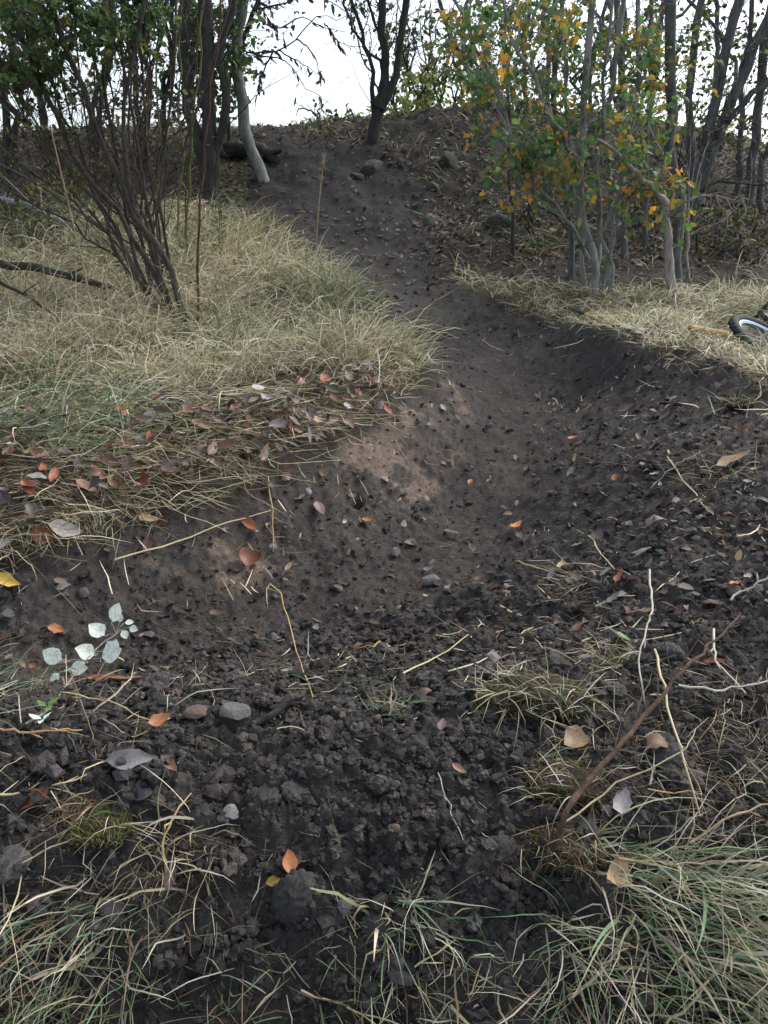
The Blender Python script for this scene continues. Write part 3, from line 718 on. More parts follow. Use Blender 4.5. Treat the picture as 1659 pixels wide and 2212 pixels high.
for poly, cnt, cols, where, grp, (l0, l1) in Z:
    lo, hi = poly.min(0), poly.max(0); ks = list(cols); w = np.array(list(cols.values()), float); w /= w.sum(); got = 0
    while got < cnt:
        a, bb = rng.uniform(lo, hi)
        if not inpoly(poly, np.array([a]), np.array([bb]))[0]: continue
        kd = rng.choice(ks, p=w); got += 1; vr = int(rng.integers(4)); L = rng.uniform(l0, l1); q_ = np.array([a, bb, float(H(a, bb))])
        lf = lay_leaf(q_, L, kd, None, f'dead leaves, {grp}', var=vr, tilt=.4, up=rng.uniform(.05, .085) if cnt > 100 else rng.uniform(.004, .018)); CALL.append((lf, ('small' if L < l0 + .33 * (l1 - l0) else 'large' if L > l0 + .7 * (l1 - l0) else 'middling') + ' ' + ('flat', 'curled', 'narrow', 'ragged')[vr] + ' ' + nm_col[kd] + ' leaf', q_))
LAND = [((195,968),'by the bright green seedling'),((60,960),'under the drooping green grass at left'),((330,900),'below the foot of the leaning bush'),((560,860),'by the hollow of dark leaves'),((728,875),'by the bright rust-red leaf'),((880,850),'at the bend of the grass edge'),
 ((40,1130),'at the left end of the leaf band'),((230,1080),'on the edge of the overhang'),((420,1060),'above the long slanting straw'),((600,1000),'in the middle of the leaf band'),((770,1082),'near the burrow'),((950,980),'on the narrow end of the cut bank'),((560,1180),'on the bare clay'),((300,1240),'at the foot of the overhang'),((830,970),'on the bare shoulder of the bank'),
 ((1550,880),'under the rim of the right bank'),((1237,965),'by the small orange leaf on the bank'),((1580,1018),'by the faded tan leaf'),((1410,1120),'by the dark purplish leaf heap'),((1290,1178),'by the standing mauve leaf'),((1326,1060),'by the curled orange leaf'),((1400,1300),'by the pale bent stem'),((1220,1300),'at the foot of the right bank'),((1590,1290),'by the pale root at right'),((1370,955),'high on the right bank'),
 ((600,1540),'by the rotten twig'),((1150,1530),'on the big torn sod'),((430,1560),'by the squarish brown stone'),((200,1420),'by the pale-leaved twig'),((1400,1560),'by the brown branch'),((830,1420),'by the yellowish lobed leaf'),((300,1690),'by the big flat grey leaf'),((60,1650),'among the blades at the left edge'),((640,1690),'by the lumpy grey clod'),((950,1680),'left of the torn sod'),
 ((938,470),'by the low grey boulder'),((1085,485),'by the moss-covered boulder'),((1105,550),'at the foot of the sapling'),((950,560),'on the edge of the bare slope'),((1180,560),'right of the sapling'),((1000,430),'above the low grey boulder'),
 ((1050,1100),'in the trodden bend'),((1100,850),'on the upper track'),((700,1290),'on the inner bend of the track'),((620,1882),'by the bright orange leaf'),((1000,1850),'on the front of the mound'),((350,1850),'by the drooping straw tuft'),((1350,1750),'below the brown branch'),((150,1800),'by the green moss cushion'),((750,1960),'by the pale grey stone'),((1000,2080),'at the bottom of the mound'),((400,2080),'low at the left of the mound')]
def proj(q):
    d = float(np.dot(q, FW)); return CX + F_PX * q[0] / d, CY - F_PX * float(np.dot(q, UP)) / d
ORD = ['leftmost', 'second from left', 'third from left', 'fourth from left', 'fifth from left', 'sixth from left', 'seventh from left', 'eighth from left', 'ninth from left']
def call_all():                               # every leaf and pebble is called by its look and what lies beside it
    by = {}
    for o, look, q in CALL:
        px, py = proj(q); pl = min(LAND, key=lambda l: (l[0][0] - px) ** 2 + (1.6 * (l[0][1] - py)) ** 2)[1]; by.setdefault(look + ' ' + pl, []).append((px, o))
    for lab, l in by.items():
        l.sort(key=lambda t: t[0])
        for i, (px, o) in enumerate(l): o['label'] = lab if len(l) == 1 else lab + ', ' + ORD[min(i, 8)]
call_all()
def U(a, b, n): return rng.uniform(a, b, n)
def litter():                                 # everything too small or too far to tell apart
    b = Buf(); x, y = scatter(40000, 2.0, 13)
    dirtk = sd('dirt', x, y); far = sstep(6, 7.2, y)
    xe, ye = scatter(22000, 6.2, 12.5); x = np.concatenate([x, xe]); y = np.concatenate([y, ye]); dirtk = sd('dirt', x, y); far = sstep(6, 7.2, y)
    p = far * (.9 - .74 * sstep(-.1, .25, dirtk + .25 * fbm(x * 2, y * 2, 3, 4))) + (1 - far) * np.where(sd('grassL', x, y) > .02, .95 * sstep(4.0, 3.5, y), np.where(dirtk > 0, .05 + .10 * sstep(.3, 1.2, x), .12))
    k = rng.random(len(x)) < p; x, y = x[k], y[k]; n = len(x)
    d = np.sqrt(x * x + y * y)
    nr = normals(x, y) + rng.normal(0, .4, (n, 3)); ax = rng.normal(0, 1, (n, 3)); ax -= nr * (ax * nr).sum(1)[:, None] / (nr * nr).sum(1)[:, None]
    L = rng.uniform(.025, .065, n) * np.where(d > 6, 1.1, .8)
    leafs(b, np.stack([x, y, H(x, y) + U(.006, .02, n)], -1), ax, nr, L, L * rng.uniform(.4, .7, n), pick([(.11, .07, .05), (.05, .036, .03), (.20, .18, .165), (.28, .21, .14), (.17, .07, .04), (.42, .40, .37)], [5, 6, 2.2, 1.2, .7, .18], n) * (1 - .25 * sstep(6, 8, y))[:, None], 6, curl=.7)
    tag(b.obj('leaf_litter', M_crown), 'mass of small dead leaves littering the hill slope and banks', 'leaf litter', kind='stuff'); print('litter', n)
litter()

# ------------------------------------------------------------------ grass
STRAW, PALE, OLIVE, GREEN, BLUEG, BROWN = (.58, .50, .325), (.72, .665, .50), (.29, .285, .155), (.13, .20, .08), (.16, .225, .135), (.19, .135, .085)
def insample(poly, n, near=True):
    lo, hi = poly.min(0), poly.max(0); X = []; Y = []; t = 0
    while t < n:
        a = rng.uniform(lo[0], hi[0], 4 * n); b_ = rng.uniform(lo[1], hi[1], 4 * n)
        k = inpoly(poly, a, b_)
        if near: k &= rng.random(4 * n) < np.minimum(1, (lo[1] + .6) ** 1.5 / np.maximum(.3, b_) ** 1.5)
        X.append(a[k]); Y.append(b_[k]); t += k.sum()
    return np.concatenate(X)[:n], np.concatenate(Y)[:n]
def grass(name, label, x, y, L, th0, th1, az, wid, col, S=4, cat='grass', lift=.004):
    b = Buf(); root = np.stack([x, y, Hb(x, y) - .01], -1)
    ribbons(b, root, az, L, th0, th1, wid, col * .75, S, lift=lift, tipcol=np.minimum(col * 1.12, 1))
    o = b.obj(name, M_grass); return tag(o, label, cat, kind='stuff')
def U(a, b, n): return rng.uniform(a, b, n)
def meadow():
    big = worldpoly([(-250,1230),(0,1200),(100,1160),(250,1085),(400,1060),(560,1030),(650,985),(760,930),(840,880),(905,835),(928,795),(895,748),(855,698),(800,645),(720,595),(640,525),(560,470),(450,440),(300,430),(0,420),(-250,420)])
    x, y = insample(big, 52000)
    up = sstep(3.5, 4.05, y + .25 * fbm(x * 2, y * 2, 2, 8)); cl = fbm(x * 2.6, y * 2.6, 3, 66); k = rng.random(len(x)) < (.025 + .975 * up) * (.25 + .75 * sstep(-.3, .2, cl)); x, y, cl = x[k], y[k], cl[k]; n = len(x)
    gk = sstep(-.1, .4, fbm(x * 1.1 + 4, y * 1.1, 3, 12) + .18 * sstep(-.6, -2, x) )
    col = pick([STRAW, PALE, OLIVE, BROWN], [5, 4, 2, 1.0], n); g = pick([GREEN, OLIVE, BLUEG], [4, 3, 1.5], n)
    m = rng.random(n) < .14 + .42 * gk; col[m] = g[m]
    edge = sstep(.0, .35, sd('grassL', x, y))
    L = np.exp(rng.normal(-1.5, .45, n)).clip(.07, .45) * (.6 + .4 * edge) * (1 + .5 * cl) * (.6 + .4 * sstep(3.5, 4.3, y))
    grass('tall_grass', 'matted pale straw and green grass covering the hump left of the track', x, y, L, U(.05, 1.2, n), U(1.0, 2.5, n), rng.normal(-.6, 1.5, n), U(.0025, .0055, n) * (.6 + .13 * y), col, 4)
    # flattened band below the hump, combed sideways
    band = worldpoly([(-200,900),(0,890),(450,850),(900,840),(850,900),(760,955),(650,1010),(560,1055),(400,1090),(250,1115),(100,1195),(0,1240),(-200,1300)])
    x, y = insample(band, 5200); n = len(x)
    k = rng.random(n) < (.4 + .6 * sstep(-.2, .3, fbm(x * 4, y * 4, 3, 19))) * (1 - .55 * sstep(-.9, .1, x)); x, y = x[k], y[k]; n = len(x)
    col = pick([STRAW, PALE, BROWN, OLIVE, GREEN], [4, 1.6, 4, 2, 1.3], n)
    az = np.where(rng.random(n) < .7, rng.normal(-.15, .45, n) + np.pi * (rng.random(n) < .3), U(0, 6.28, n))
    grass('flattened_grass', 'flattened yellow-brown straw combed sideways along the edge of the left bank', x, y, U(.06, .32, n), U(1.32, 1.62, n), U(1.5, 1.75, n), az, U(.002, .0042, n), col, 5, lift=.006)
    x, y = insample(worldpoly([(-150,870),(330,850),(330,960),(120,1000),(-150,1010)]), 750); n = len(x)
    grass('green_grass', 'drooping fresh green grass at the left edge of the bank', x, y, U(.15, .36, n), U(.3, 1.0, n), U(1.6, 2.4, n), rng.normal(-.4, .7, n), U(.003, .0055, n), pick([GREEN, BLUEG, OLIVE, PALE], [4, 2, 2, 2], n), 5)
    x, y = insample(grassR, 17000); cl = fbm(x * 3, y * 3, 3, 33); k = rng.random(len(x)) < .35 + .65 * sstep(-.25, .25, cl); x, y = x[k], y[k]; n = len(x)
    col = pick([STRAW, PALE, OLIVE, GREEN, BLUEG, BROWN], [3, 4, 2.5, 1.6, 1.0, 1.2], n)
    grass('verge_grass', 'pale trampled grass on the flat ground behind the right bank', x, y, U(.07, .22, n) * (1 + .4 * sstep(1.2, 2.0, x)) * (1 - .62 * sstep(.75, .35, np.hypot(x - 2.25, y - 4.25))), U(.2, 1.2, n), U(1.5, 2.5, n), U(0, 6.28, n), U(.003, .0055, n) * (.6 + .12 * y), col, 4)
    x, y = scatter(26000, 6.3, 13); k = (sd('dirt', x, y) < -.05 + .3 * fbm(x * 2, y * 2, 2, 3)) & (rng.random(len(x)) < .2 + .8 * sstep(-.05, .45, fbm(x * 1.4, y * 1.4, 3, 51) + .5 * sstep(9.5, 10.6, y) - .1)); x, y = x[k], y[k]; n = len(x)
    grass('hill_grass', 'thin dull grass and weeds growing over the upper hill', x, y, U(.08, .28, n), U(.1, 1.0, n), U(1.2, 2.4, n), U(0, 6.28, n), U(.006, .012, n), pick([STRAW, OLIVE, GREEN, BROWN, (.06, .09, .03)], [1.6, 2, 2, 2.5, 3], n), 3)
    x, y = scatter(15000, .9, 5.5); q = sd('dirt', x, y); k = (q > -.03) & (rng.random(len(x)) < (.40 + .25 * sstep(.4, 1.3, x) * sstep(1.5, 2.2, y) - .28 * sstep(-.05, .15, sd('lane', x, y))) * (.25 + .75 * sstep(-.1, .35, fbm(x * 2.2, y * 2.2, 3, 71) + .15 * sstep(.2, 1.2, x) + .25 * sstep(1.35, 1.1, y)))); x, y = x[k], y[k]; n = len(x)
    grass('loose_straw', 'thin broken straws and root hairs lying on the dark soil', x, y, np.exp(rng.normal(-2.9, .55, n)).clip(.015, .22), U(1.1, 1.6, n), U(1.45, 1.9, n), U(0, 6.28, n), U(.0010, .0022, n) * np.sqrt(x * x + y * y + .3), pick([STRAW, PALE, BROWN, (.24, .17, .10), (.36, .33, .28)], [3, 2, 3, 3, 1], n), 4, 'straw', lift=.005)
    print('straw', n)
meadow()
# ------------------------------------------------------------------ trees and bushes
M_bdark = bark_mat('dark_bark', (.020, .0195, .019), (.06, .058, .052), (.05, .06, .025), 9, .55)
M_bgrey = bark_mat('grey_bark', (.12, .123, .116), (.31, .315, .30), (.08, .10, .045), 7, .48)
M_bpale = bark_mat('pale_dead_wood', (.13, .11, .10), (.36, .33, .30), None, 8)
M_bmoss = bark_mat('mossy_bark', (.045, .045, .02), (.16, .17, .07), (.14, .18, .05), 9, .42)
M_bmg = bark_mat('grey_brown_bark', (.045, .046, .045), (.16, .165, .16), (.09, .10, .05), 8, .58)
M_bred = bark_mat('red_brown_bark', (.045, .022, .016), (.15, .08, .055), None, 9)
M_bmid = bark_mat('brown_bark', (.024, .021, .0185), (.095, .08, .067), (.08, .085, .04), 9, .6)
DG, MG, OL, YE, OR, BR, LG = (.042, .08, .026), (.085, .16, .045), (.18, .19, .05), (.46, .31, .045), (.46, .22, .035), (.10, .06, .035), (.16, .22, .06)
class Tree:
    def __init__(s, name, label, cat, base, bark, group=None):
        s.base = np.asarray(base, float); s.root = empty(name, s.base, label, cat, group); s.bark = bark; s.nodes = []; s.rad = []; s.tw = Buf(); s.cr = Buf()
    def stem(s, pts, r0, r1, n=14, wob_=.012, ext=1.6, sides=8, bark=None, name='trunk', node=True):
        pts = np.array(pts, float)
        if ext:
            d = pts[-1] - pts[-2]; d /= np.linalg.norm(d); pts = np.vstack([pts, pts[-1] + d * ext * .5 + (0, 0, .1), pts[-1] + d * ext + (0, 0, .3)])
        if name == 'trunk': pts[0] -= (pts[1] - pts[0]) / np.linalg.norm(pts[1] - pts[0]) * 4 * r0 + np.array([0, 0, .06])
        c = spline(pts, n + (5 if ext else 0)); c[1:-1] += rng.normal(0, wob_, c[1:-1].shape)
        r = np.linspace(r0, r1, len(c)); r[0] *= 1.7; r[1] *= 1.2
        b = Buf(); tube(b, c - s.base, r, sides, lump=.08); b.obj(name, bark or s.bark, s.root)
        if node: s.nodes.append(c); s.rad.append(r)
        return c
    def twigs(s, n, L, u0=.2, up=.3, spread=1.0, sub=3, r=.005, zmax=2.3):
        r *= .75
        for c, rr in zip(list(s.nodes), list(s.rad)):
            k = n if isinstance(n, int) else int(n)
            for _ in range(k):
                i = int(rng.uniform(u0, .97) * (len(c) - 1)); p = c[i]
                if p[2] > zmax: continue
                tg = c[min(i + 1, len(c) - 1)] - c[max(i - 1, 0)]; tg /= np.linalg.norm(tg)
                d = tg * .7 + rng.normal(0, .55 * spread, 3) + (0, 0, up); d /= np.linalg.norm(d)
                l = L * rng.uniform(.4, 1.3); e = p + d * l
                q = spline(wob([p, p + d * l * .35, p + d * l * .7 + (0, 0, .04 * l), e + rng.normal(0, .1 * l, 3)], .03 * l), 7)
                rd = min(r * rng.uniform(.7, 1.3), rr[i] * .6); tube(s.tw, q - s.base, np.linspace(rd, rd * .35, 7), 4)
                s.nodes_tw = getattr(s, 'nodes_tw', []); s.nodes_tw.append(q)
                for _ in range(sub):
                    j = int(rng.integers(2, 7)); d2 = d + rng.normal(0, .7, 3); d2 /= np.linalg.norm(d2); l2 = l * rng.uniform(.2, .55)
                    q2 = spline(wob([q[j], q[j] + d2 * l2 * .5, q[j] + d2 * l2], .04 * l2), 4); tube(s.tw, q2 - s.base, np.linspace(rd * .55, rd * .25, 4), 3)
                    s.nodes_tw.append(q2)
    def nodecloud(s):
        return np.concatenate(s.nodes)
    def foliage(s, poly, Y0, Y1, nblob, per, spread, L0, L1, pal, wts, k=6, r=.005, droop=.25, sub=4, indiv=None):
        poly = np.array(poly, float); lo, hi = poly.min(0), poly.max(0); got = 0; N = s.nodecloud()
        LP = []; LA = []; DM = []
        while got < nblob:
            a, b_ = rng.uniform(lo, hi)
            if not inpoly(poly, np.array([a]), np.array([b_]))[0]: continue
            got += 1; p = P(a, b_, rng.uniform(Y0, Y1))
            d = np.linalg.norm(N - p, axis=1) + 1.2 * np.maximum(0, N[:, 2] - p[2] + .15); q0 = N[int(np.argmin(d))]
            mid = .5 * (q0 + p) + rng.normal(0, .06, 3) * np.linalg.norm(p - q0) + (0, 0, .06)
            c = spline([q0, mid, p], 7); tube(s.tw, c - s.base, np.linspace(r, r * .35, 7), 3)
            for _ in range(sub):
                j = int(rng.integers(3, 7)); dd = (p - q0) / (np.linalg.norm(p - q0) + .05) * .5 + rng.normal(0, .7, 3); dd /= np.linalg.norm(dd); l = spread * rng.uniform(.5, 1.3)
                t = spline([c[j], c[j] + dd * l * .5 + rng.normal(0, .02, 3), c[j] + dd * l - (0, 0, droop * l)], 5); tube(s.tw, t - s.base, np.linspace(r * .4, r * .2, 5), 3)
                m = max(1, int(per / sub)); u = rng.uniform(.15, 1, m) * 4; i0 = np.clip(u.astype(int), 0, 3); f = (u - i0)[:, None]
                LP.append(t[i0] * (1 - f) + t[i0 + 1] * f + rng.normal(0, .006, (m, 3))); DM.append(np.repeat(rng.choice(len(pal), p=np.array(wts, float) / sum(wts)), m)); LA.append(dd[None] * .5 + rng.normal(0, .7, (m, 3)) - (0, 0, droop))
        LP = np.concatenate(LP); LA = np.concatenate(LA); n = len(LP); L = U(L0, L1, n)
        col = pick(pal, wts, n, .25); dm = np.concatenate(DM); ov = rng.random(n) < .6; col[ov] = np.array(pal, float)[dm[ov]] * rng.uniform(.75, 1.25, (ov.sum(), 1)); L = L * np.where(rng.random(n) < .25, .6, 1.0); nr = rng.normal(0, .8, (n, 3)) + (0, -.2, .5)
        if indiv is None:
            leafs(s.cr, LP - s.base, LA, nr, L, L * U(.5, .75, n), col, k)
        else: indiv(s, LP, LA, nr, L)
    def done(s, twname='twigs'):
        if s.tw.k: o = s.tw.obj(twname, s.bark, s.root); o['kind'] = 'stuff'
        if s.cr.k: o = s.cr.obj('crown', M_crown, s.root); o['kind'] = 'stuff'
        return s.root
def stemP(base, pts, Y=None):                  # a stem from a ground point through pixels of the photo at a distance
    Y = base[1] if Y is None else Y
    r = [base]
    for q in pts: r.append(P(q[0], q[1], q[2] if len(q) > 2 else Y))
    return r

# -- the many-stemmed bush on the left hump
gb = ground(395, 712); Yb = gb[1]
T = Tree('leaning_bush', 'large many-stemmed leaning bush on the grassy hump left of the track', 'bush', gb, M_bmid)
ST = [((415,722),[(372,600),(300,480),(245,370),(180,200),(110,-20)],.036,.016,0),((388,705),[(320,560),(225,430),(150,300),(60,120),(0,-10)],.030,.013,.1),((362,690),[(290,560),(258,400),(228,200),(250,-20)],.024,.011,.15),
      ((350,650),[(345,480),(320,350),(332,150),(365,-10)],.018,.008,.3),((372,700),[(300,590),(200,430),(110,330),(20,240)],.024,.008,.0),((340,670),[(265,520),(190,380),(120,210),(40,20)],.020,.009,.25),
      ((400,715),[(340,560),(285,430),(270,250),(300,60),(310,-30)],.024,.010,-.1),((330,650),[(255,540),(160,440),(60,360),(-40,290)],.018,.007,.2),((345,660),[(300,520),(235,330),(205,130),(160,-30)],.020,.009,.3),
      ((405,715),[(368,560),(345,420),(370,200),(385,-20)],.016,.007,.1),((355,640),[(318,470),(285,330),(280,120),(215,-30)],.016,.007,.35),((320,640),[(230,500),(120,370),(30,200),(-40,60)],.018,.007,.3),
      ((380,700),[(345,600),(330,480),(300,300),(255,120),(240,-20)],.02,.008,-.15),((310,640),[(250,560),(150,480),(50,430)],.014,.005,.1),((360,690),[(330,520),(390,340),(430,220),(480,60)],.013,.005,.2),((395,700),[(350,470),(312,250),(330,0)],.013,.006,.4)] + [((int(U(320, 410, 1)[0]), int(U(640, 715, 1)[0])), [(int(300 + U(-60, 50, 1)[0]), 520), (int(x1 * .6 + 110), 330), (x1, -10 if x1 > 60 else 160)], .013, .005, float(U(-.2, .5, 1)[0])) for x1 in (-30, 20, 70, 100, 150, 190, 230, 280, 320, 350, 400, 440)]
for (bx, by), pts, r0, r1, dY in ST:
    g = ground(bx, by); g[1] += 0; T.stem(stemP(g, [(a, b_, g[1] + dY * (i + 1) / len(pts)) for i, (a, b_) in enumerate(pts)]), r0 * .6, r1 * .6, 16, .012, ext=1.2, sides=7)
T.twigs(16, .45, .2, .35, 1.0, 3, .0045)
T.foliage([(0,0),(130,0),(150,120),(90,200),(0,190)], Yb - .3, Yb + .8, 52, 40, .16, .030, .055, [DG, MG, OL, BR], [5, 2, 1.5, 1.5])
T.foliage([(130,0),(370,0),(340,90),(200,120)], Yb - .2, Yb + .8, 42, 40, .16, .030, .055, [DG, MG, OL], [5, 3, 1])
T.foliage([(0,190),(330,100),(420,250),(200,330),(0,360)], Yb - .2, Yb + .9, 30, 18, .16, .025, .045, [BR, DG, OL, (.05,.035,.03)], [3, 3, 1, 3])
T.foliage([(0,330),(230,330),(260,450),(0,500)], Yb, Yb + .9, 22, 16, .16, .025, .04, [OL, BR, MG], [2, 3, 1], r=.004)
T.done()
# green whips and a red-brown whip beside it
for i, (bx, by, pts, r0, bk, lab) in enumerate([
    (412, 600, [(405,480),(412,380),(425,200),(440,0)], .011, M_bmoss, 'straight green mossy whip standing behind the leaning bush'),
    (390, 560, [(385,450),(395,330),(385,200),(392,0)], .010, M_bmoss, 'thinner green whip left of the straight mossy one'),
    (355, 560, [(340,430),(350,330),(335,180),(352,0)], .010, M_bmoss, 'crooked yellow-green whip rising through the leaning bush'),
    (418, 708, [(430,560),(433,440),(445,300),(470,90),(472,-20)], .009, M_bred, 'tall red-brown thorny whip at the right side of the leaning bush'),
    (405, 560, [(400,470),(408,330),(420,180)], .006, M_bred, 'thin reddish whip between the green ones')]):
    g = ground(bx, by); t = Tree('sapling_whip', lab, 'sapling', g, bk, 'whips growing by the leaning bush'); t.stem(stemP(g, pts), r0, r0 * .45, 18, .008, 1.0, 6); t.twigs(10, .16, .1, .3, 1.2, 1, .003); t.done()
# dead branches lying at left
def stick(name, label, pts, r0, r1, bark, cat='branch', sides=6, n=14, wob_=.004, side=0, group=None, parent=None):
    """pts: (px, py, height above ground) or (px, py, None, Y)"""
    w = []
    for q in pts:
        if len(q) == 4: w.append(P(q[0], q[1], q[3]))
        else: w.append(ground(q[0], q[1], q[2]))
    c = spline(w, n); c[1:-1] += rng.normal(0, wob_, c[1:-1].shape)
    b = Buf(); tube(b, c, np.linspace(r0, r1, n), sides, lump=.06)
    for _ in range(side):
        i = int(rng.integers(3, n - 1)); d = (c[i] - c[i - 1]); d = d / np.linalg.norm(d) + rng.normal(0, .7, 3); d[2] = abs(d[2]) * .6; l = np.linalg.norm(c[-1] - c[0]) * rng.uniform(.08, .25)
        tube(b, spline(wob([c[i], c[i] + d * l * .5, c[i] + d * l], .02 * l), 5), np.linspace(r1 * .8, r1 * .3, 5), 4)
    o = b.obj(name, bark, loc=c[0]); return tag(o, label, cat, group)
stick('dead_branch', 'thick dark fallen branch lying in the grass at the left edge', [(-60,562,.25),(60,572,.25),(150,600,.2),(240,622,.1),(330,660,.02)], .032, .016, M_bdark, side=4)
stick('dead_branch', 'pale grey dead branch slanting down behind the bush', [(-40,425,.15),(60,450,.15),(130,482,.12),(230,520,.06)], .035, .014, M_bgrey, side=4)
stick('dead_branch', 'long thin dark branch crossing the slope behind the bush', [(-60,330,.5),(80,400,.4),(200,480,.3),(330,560,.2)], .016, .006, M_bdark, side=6)
stick('dead_branch', 'thin dark branch leaning in the tall grass below the fallen branch', [(-30,590,.3),(60,640,.2),(130,690,.1),(160,730,.02)], .012, .005, M_bdark, side=3)
stick('dead_branch', 'thin grey branch lying across the grass below the green whips', [(380,560,.1),(470,590,.06),(560,600,.05),(660,640,.02)], .008, .004, M_bmid, side=4)

# -- trees on the crest, left of the gap
g = ground(455, 425); t = Tree('ivy_tree', 'dark straight tree trunk left of the gap with ivy-like green leaves', 'tree', g, M_bdark)
t.stem(stemP(g, [(452,300),(447,150),(442,-10)]), .072, .055, 14, .01, 1.5, 10); t.stem(stemP(g, [(470,330),(485,250),(480,120),(500,-10)]), .05, .03, 14, .02, 1.5, 8); t.stem(stemP(g, [(430,330),(405,230),(400,90),(412,-20)]), .06, .035, 14, .02, 1.5, 8)
t.twigs(16, .8, .2, .3, 1.0, 3, .008); t.foliage([(385,0),(535,0),(535,140),(510,230),(470,160),(400,180)], 8.2, 9.8, 44, 42, .26, .05, .085, [DG, MG, OL, LG], [4, 4, 1.2, .6])
t.foliage([(330,100),(470,160),(500,290),(350,280)], 8.6, 10, 20, 22, .3, .05, .08, [DG, BR, MG], [3, 3, 1]); t.done()
g = ground(575, 385); t = Tree('leaning_tree', 'pale grey tree leaning at the left edge of the sky gap', 'tree', g, M_bgrey)
t.stem(stemP(g, [(545,325),(522,215),(510,100),(522,-10)]), .062, .042, 14, .012, 1.5, 10)
t.twigs(12, .7, .35, .3, 1.0, 3, .007); t.foliage([(505,30),(640,0),(640,60),(570,140),(540,215),(500,200)], 8.8, 10, 11, 18, .3, .04, .075, [DG, BR, MG, (.05,.04,.045)], [2, 2, 2, 2]); t.done()
for bx, by, pts, r0, lab in [(95,395,[(90,250),(70,100),(80,-10)],.06,'slim dark tree behind the left end of the leaning bush'),(205,380,[(215,250),(245,100),(240,-10)],.05,'crooked thin tree seen through the leaning bush'),
                             (290,370,[(300,250),(290,120),(310,-10)],.055,'dark tree between the stems of the leaning bush'),(345,365,[(352,250),(372,120),(368,-10)],.05,'thin tree left of the ivy-clad trunk'),(10,380,[(15,250),(-10,100),(10,-10)],.07,'dark tree at the far left edge')]:
    g = ground(bx, by); g = P(bx, by, 10.8) if g[1] > 12 else g; g[2] = float(H(g[0], g[1])); t = Tree('crest_tree', lab, 'tree', g, M_bdark, 'trees on the crest left of the gap')
    t.stem(stemP(g, pts), r0 * .55, r0 * .4, 14, .02, 1.5, 8); t.stem(stemP(g, [(q[0] + rng.uniform(-50, 50) * (i + 1) / 2, q[1]) for i, q in enumerate(pts)]), r0 * .6, r0 * .3, 14, .03, 1.5, 6)
    t.twigs(11, .9, .15, .3, 1.1, 4, .008); t.foliage([(bx - 90, 0), (bx + 90, 0), (bx + 80, 330), (bx - 80, 330)], g[1] - .8, g[1] + .8, 11, 20, .3, .04, .075, [DG, BR, MG, OL], [3, 3, 2, 1]); t.done()
# roots and rotten log on the crest
stick('rotten_log', 'dark rotten log lying on the crest beside the leaning pale tree', [(455,322,.08),(500,318,.08),(560,330,.05),(600,345,.02)], .09, .06, M_bdark, 'log', side=3, wob_=.02)

# -- willow spray hanging in the gap
g = ground(500, 335); t = Tree('willow', 'thin willow whose bare drooping twigs with dark narrow leaves hang in the gap', 'tree', g, M_bdark)
Yw = 8.3
t.stem(stemP(g, [(490,250,9.4),(505,120,9.2),(545,40,9.0),(560,-60,9.0)]), .03, .018, 14, .02, 1.0, 7)
WL = [[(515,100),(531,113),(613,106),(688,34),(722,44),(770,31)],[(531,113),(570,122),(611,130),(637,154),(664,195),(688,205),(719,229)],[(545,40),(600,60),(650,40),(700,60),(745,70)],[(548,20),(600,10),(660,-5),(720,5),(760,40)],
      [(590,110),(570,150),(560,190),(550,240)],[(640,85),(670,110),(690,150),(695,185)],[(600,108),(640,130),(690,160)],[(545,-10),(580,40),(600,85)],[(700,50),(720,75),(735,100)]]
wleaf = []
for i, w in enumerate(WL):
    c = spline([P(a, b_, Yw + .3 * math.sin(i)) for a, b_ in w], 14); c[1:] += rng.normal(0, .006, c[1:].shape); c[0] = P(w[0][0], w[0][1], Yw + (.7 if i in (0, 2, 3, 7) else .3 * math.sin(i)))
    tube(t.tw, c - t.base, np.linspace(.009, .003, 14), 4); t.nodes.append(c)
    for j in range(1, 13): wleaf.append((c[j], c[j + 1] - c[j]))
me_w = [leaf_mesh('leaf', leaf_mat('willow_leaf', (.045, .04, .04), .15, .5, .3) if i == 0 else bpy.data.materials['willow_leaf'], 700 + i, wd=.3, curl=.5, ragged=.03, petiole=.12) for i in range(3)]
def hang_leaf(tr, me, p, ax, nr, L, parent=None):
    o = bpy.data.objects.new('leaf', me); C.objects.link(o); o.parent = parent or tr.root
    ax = Vector(ax).normalized(); nr = Vector(nr); y = nr.cross(ax).normalized(); z = ax.cross(y)
    m = Matrix((ax, y, z)).transposed(); o.rotation_mode = 'QUATERNION'; o.rotation_quaternion = m.to_quaternion(); o.scale = (L, L, L); o.location = Vector(p - tr.base) + ax * L * .6
for p, d in wleaf + [(P(a, b_, Yw), np.array([.5, 0, -1.])) for a, b_ in [(681,160),(698,165),(702,187),(640,208),(676,230),(695,112),(680,66),(702,52),(732,95)]]:
    for _ in range(1 if rng.random() < .6 else 0):
        hang_leaf(t, me_w[int(rng.integers(3))], p, rng.normal(0, .5, 3) + d / np.linalg.norm(d) * .5 - (0, 0, .5), rng.normal(0, 1, 3), rng.uniform(.07, .13))
t.twigs(10, .45, .2, -.1, 1.0, 2, .004); t.foliage([(540,0),(700,-20),(690,40),(600,110),(545,160)], Yw, Yw + 1, 5, 10, .25, .05, .085, [(.045, .04, .045), DG, BR], [4, 1, 1]); t.done()

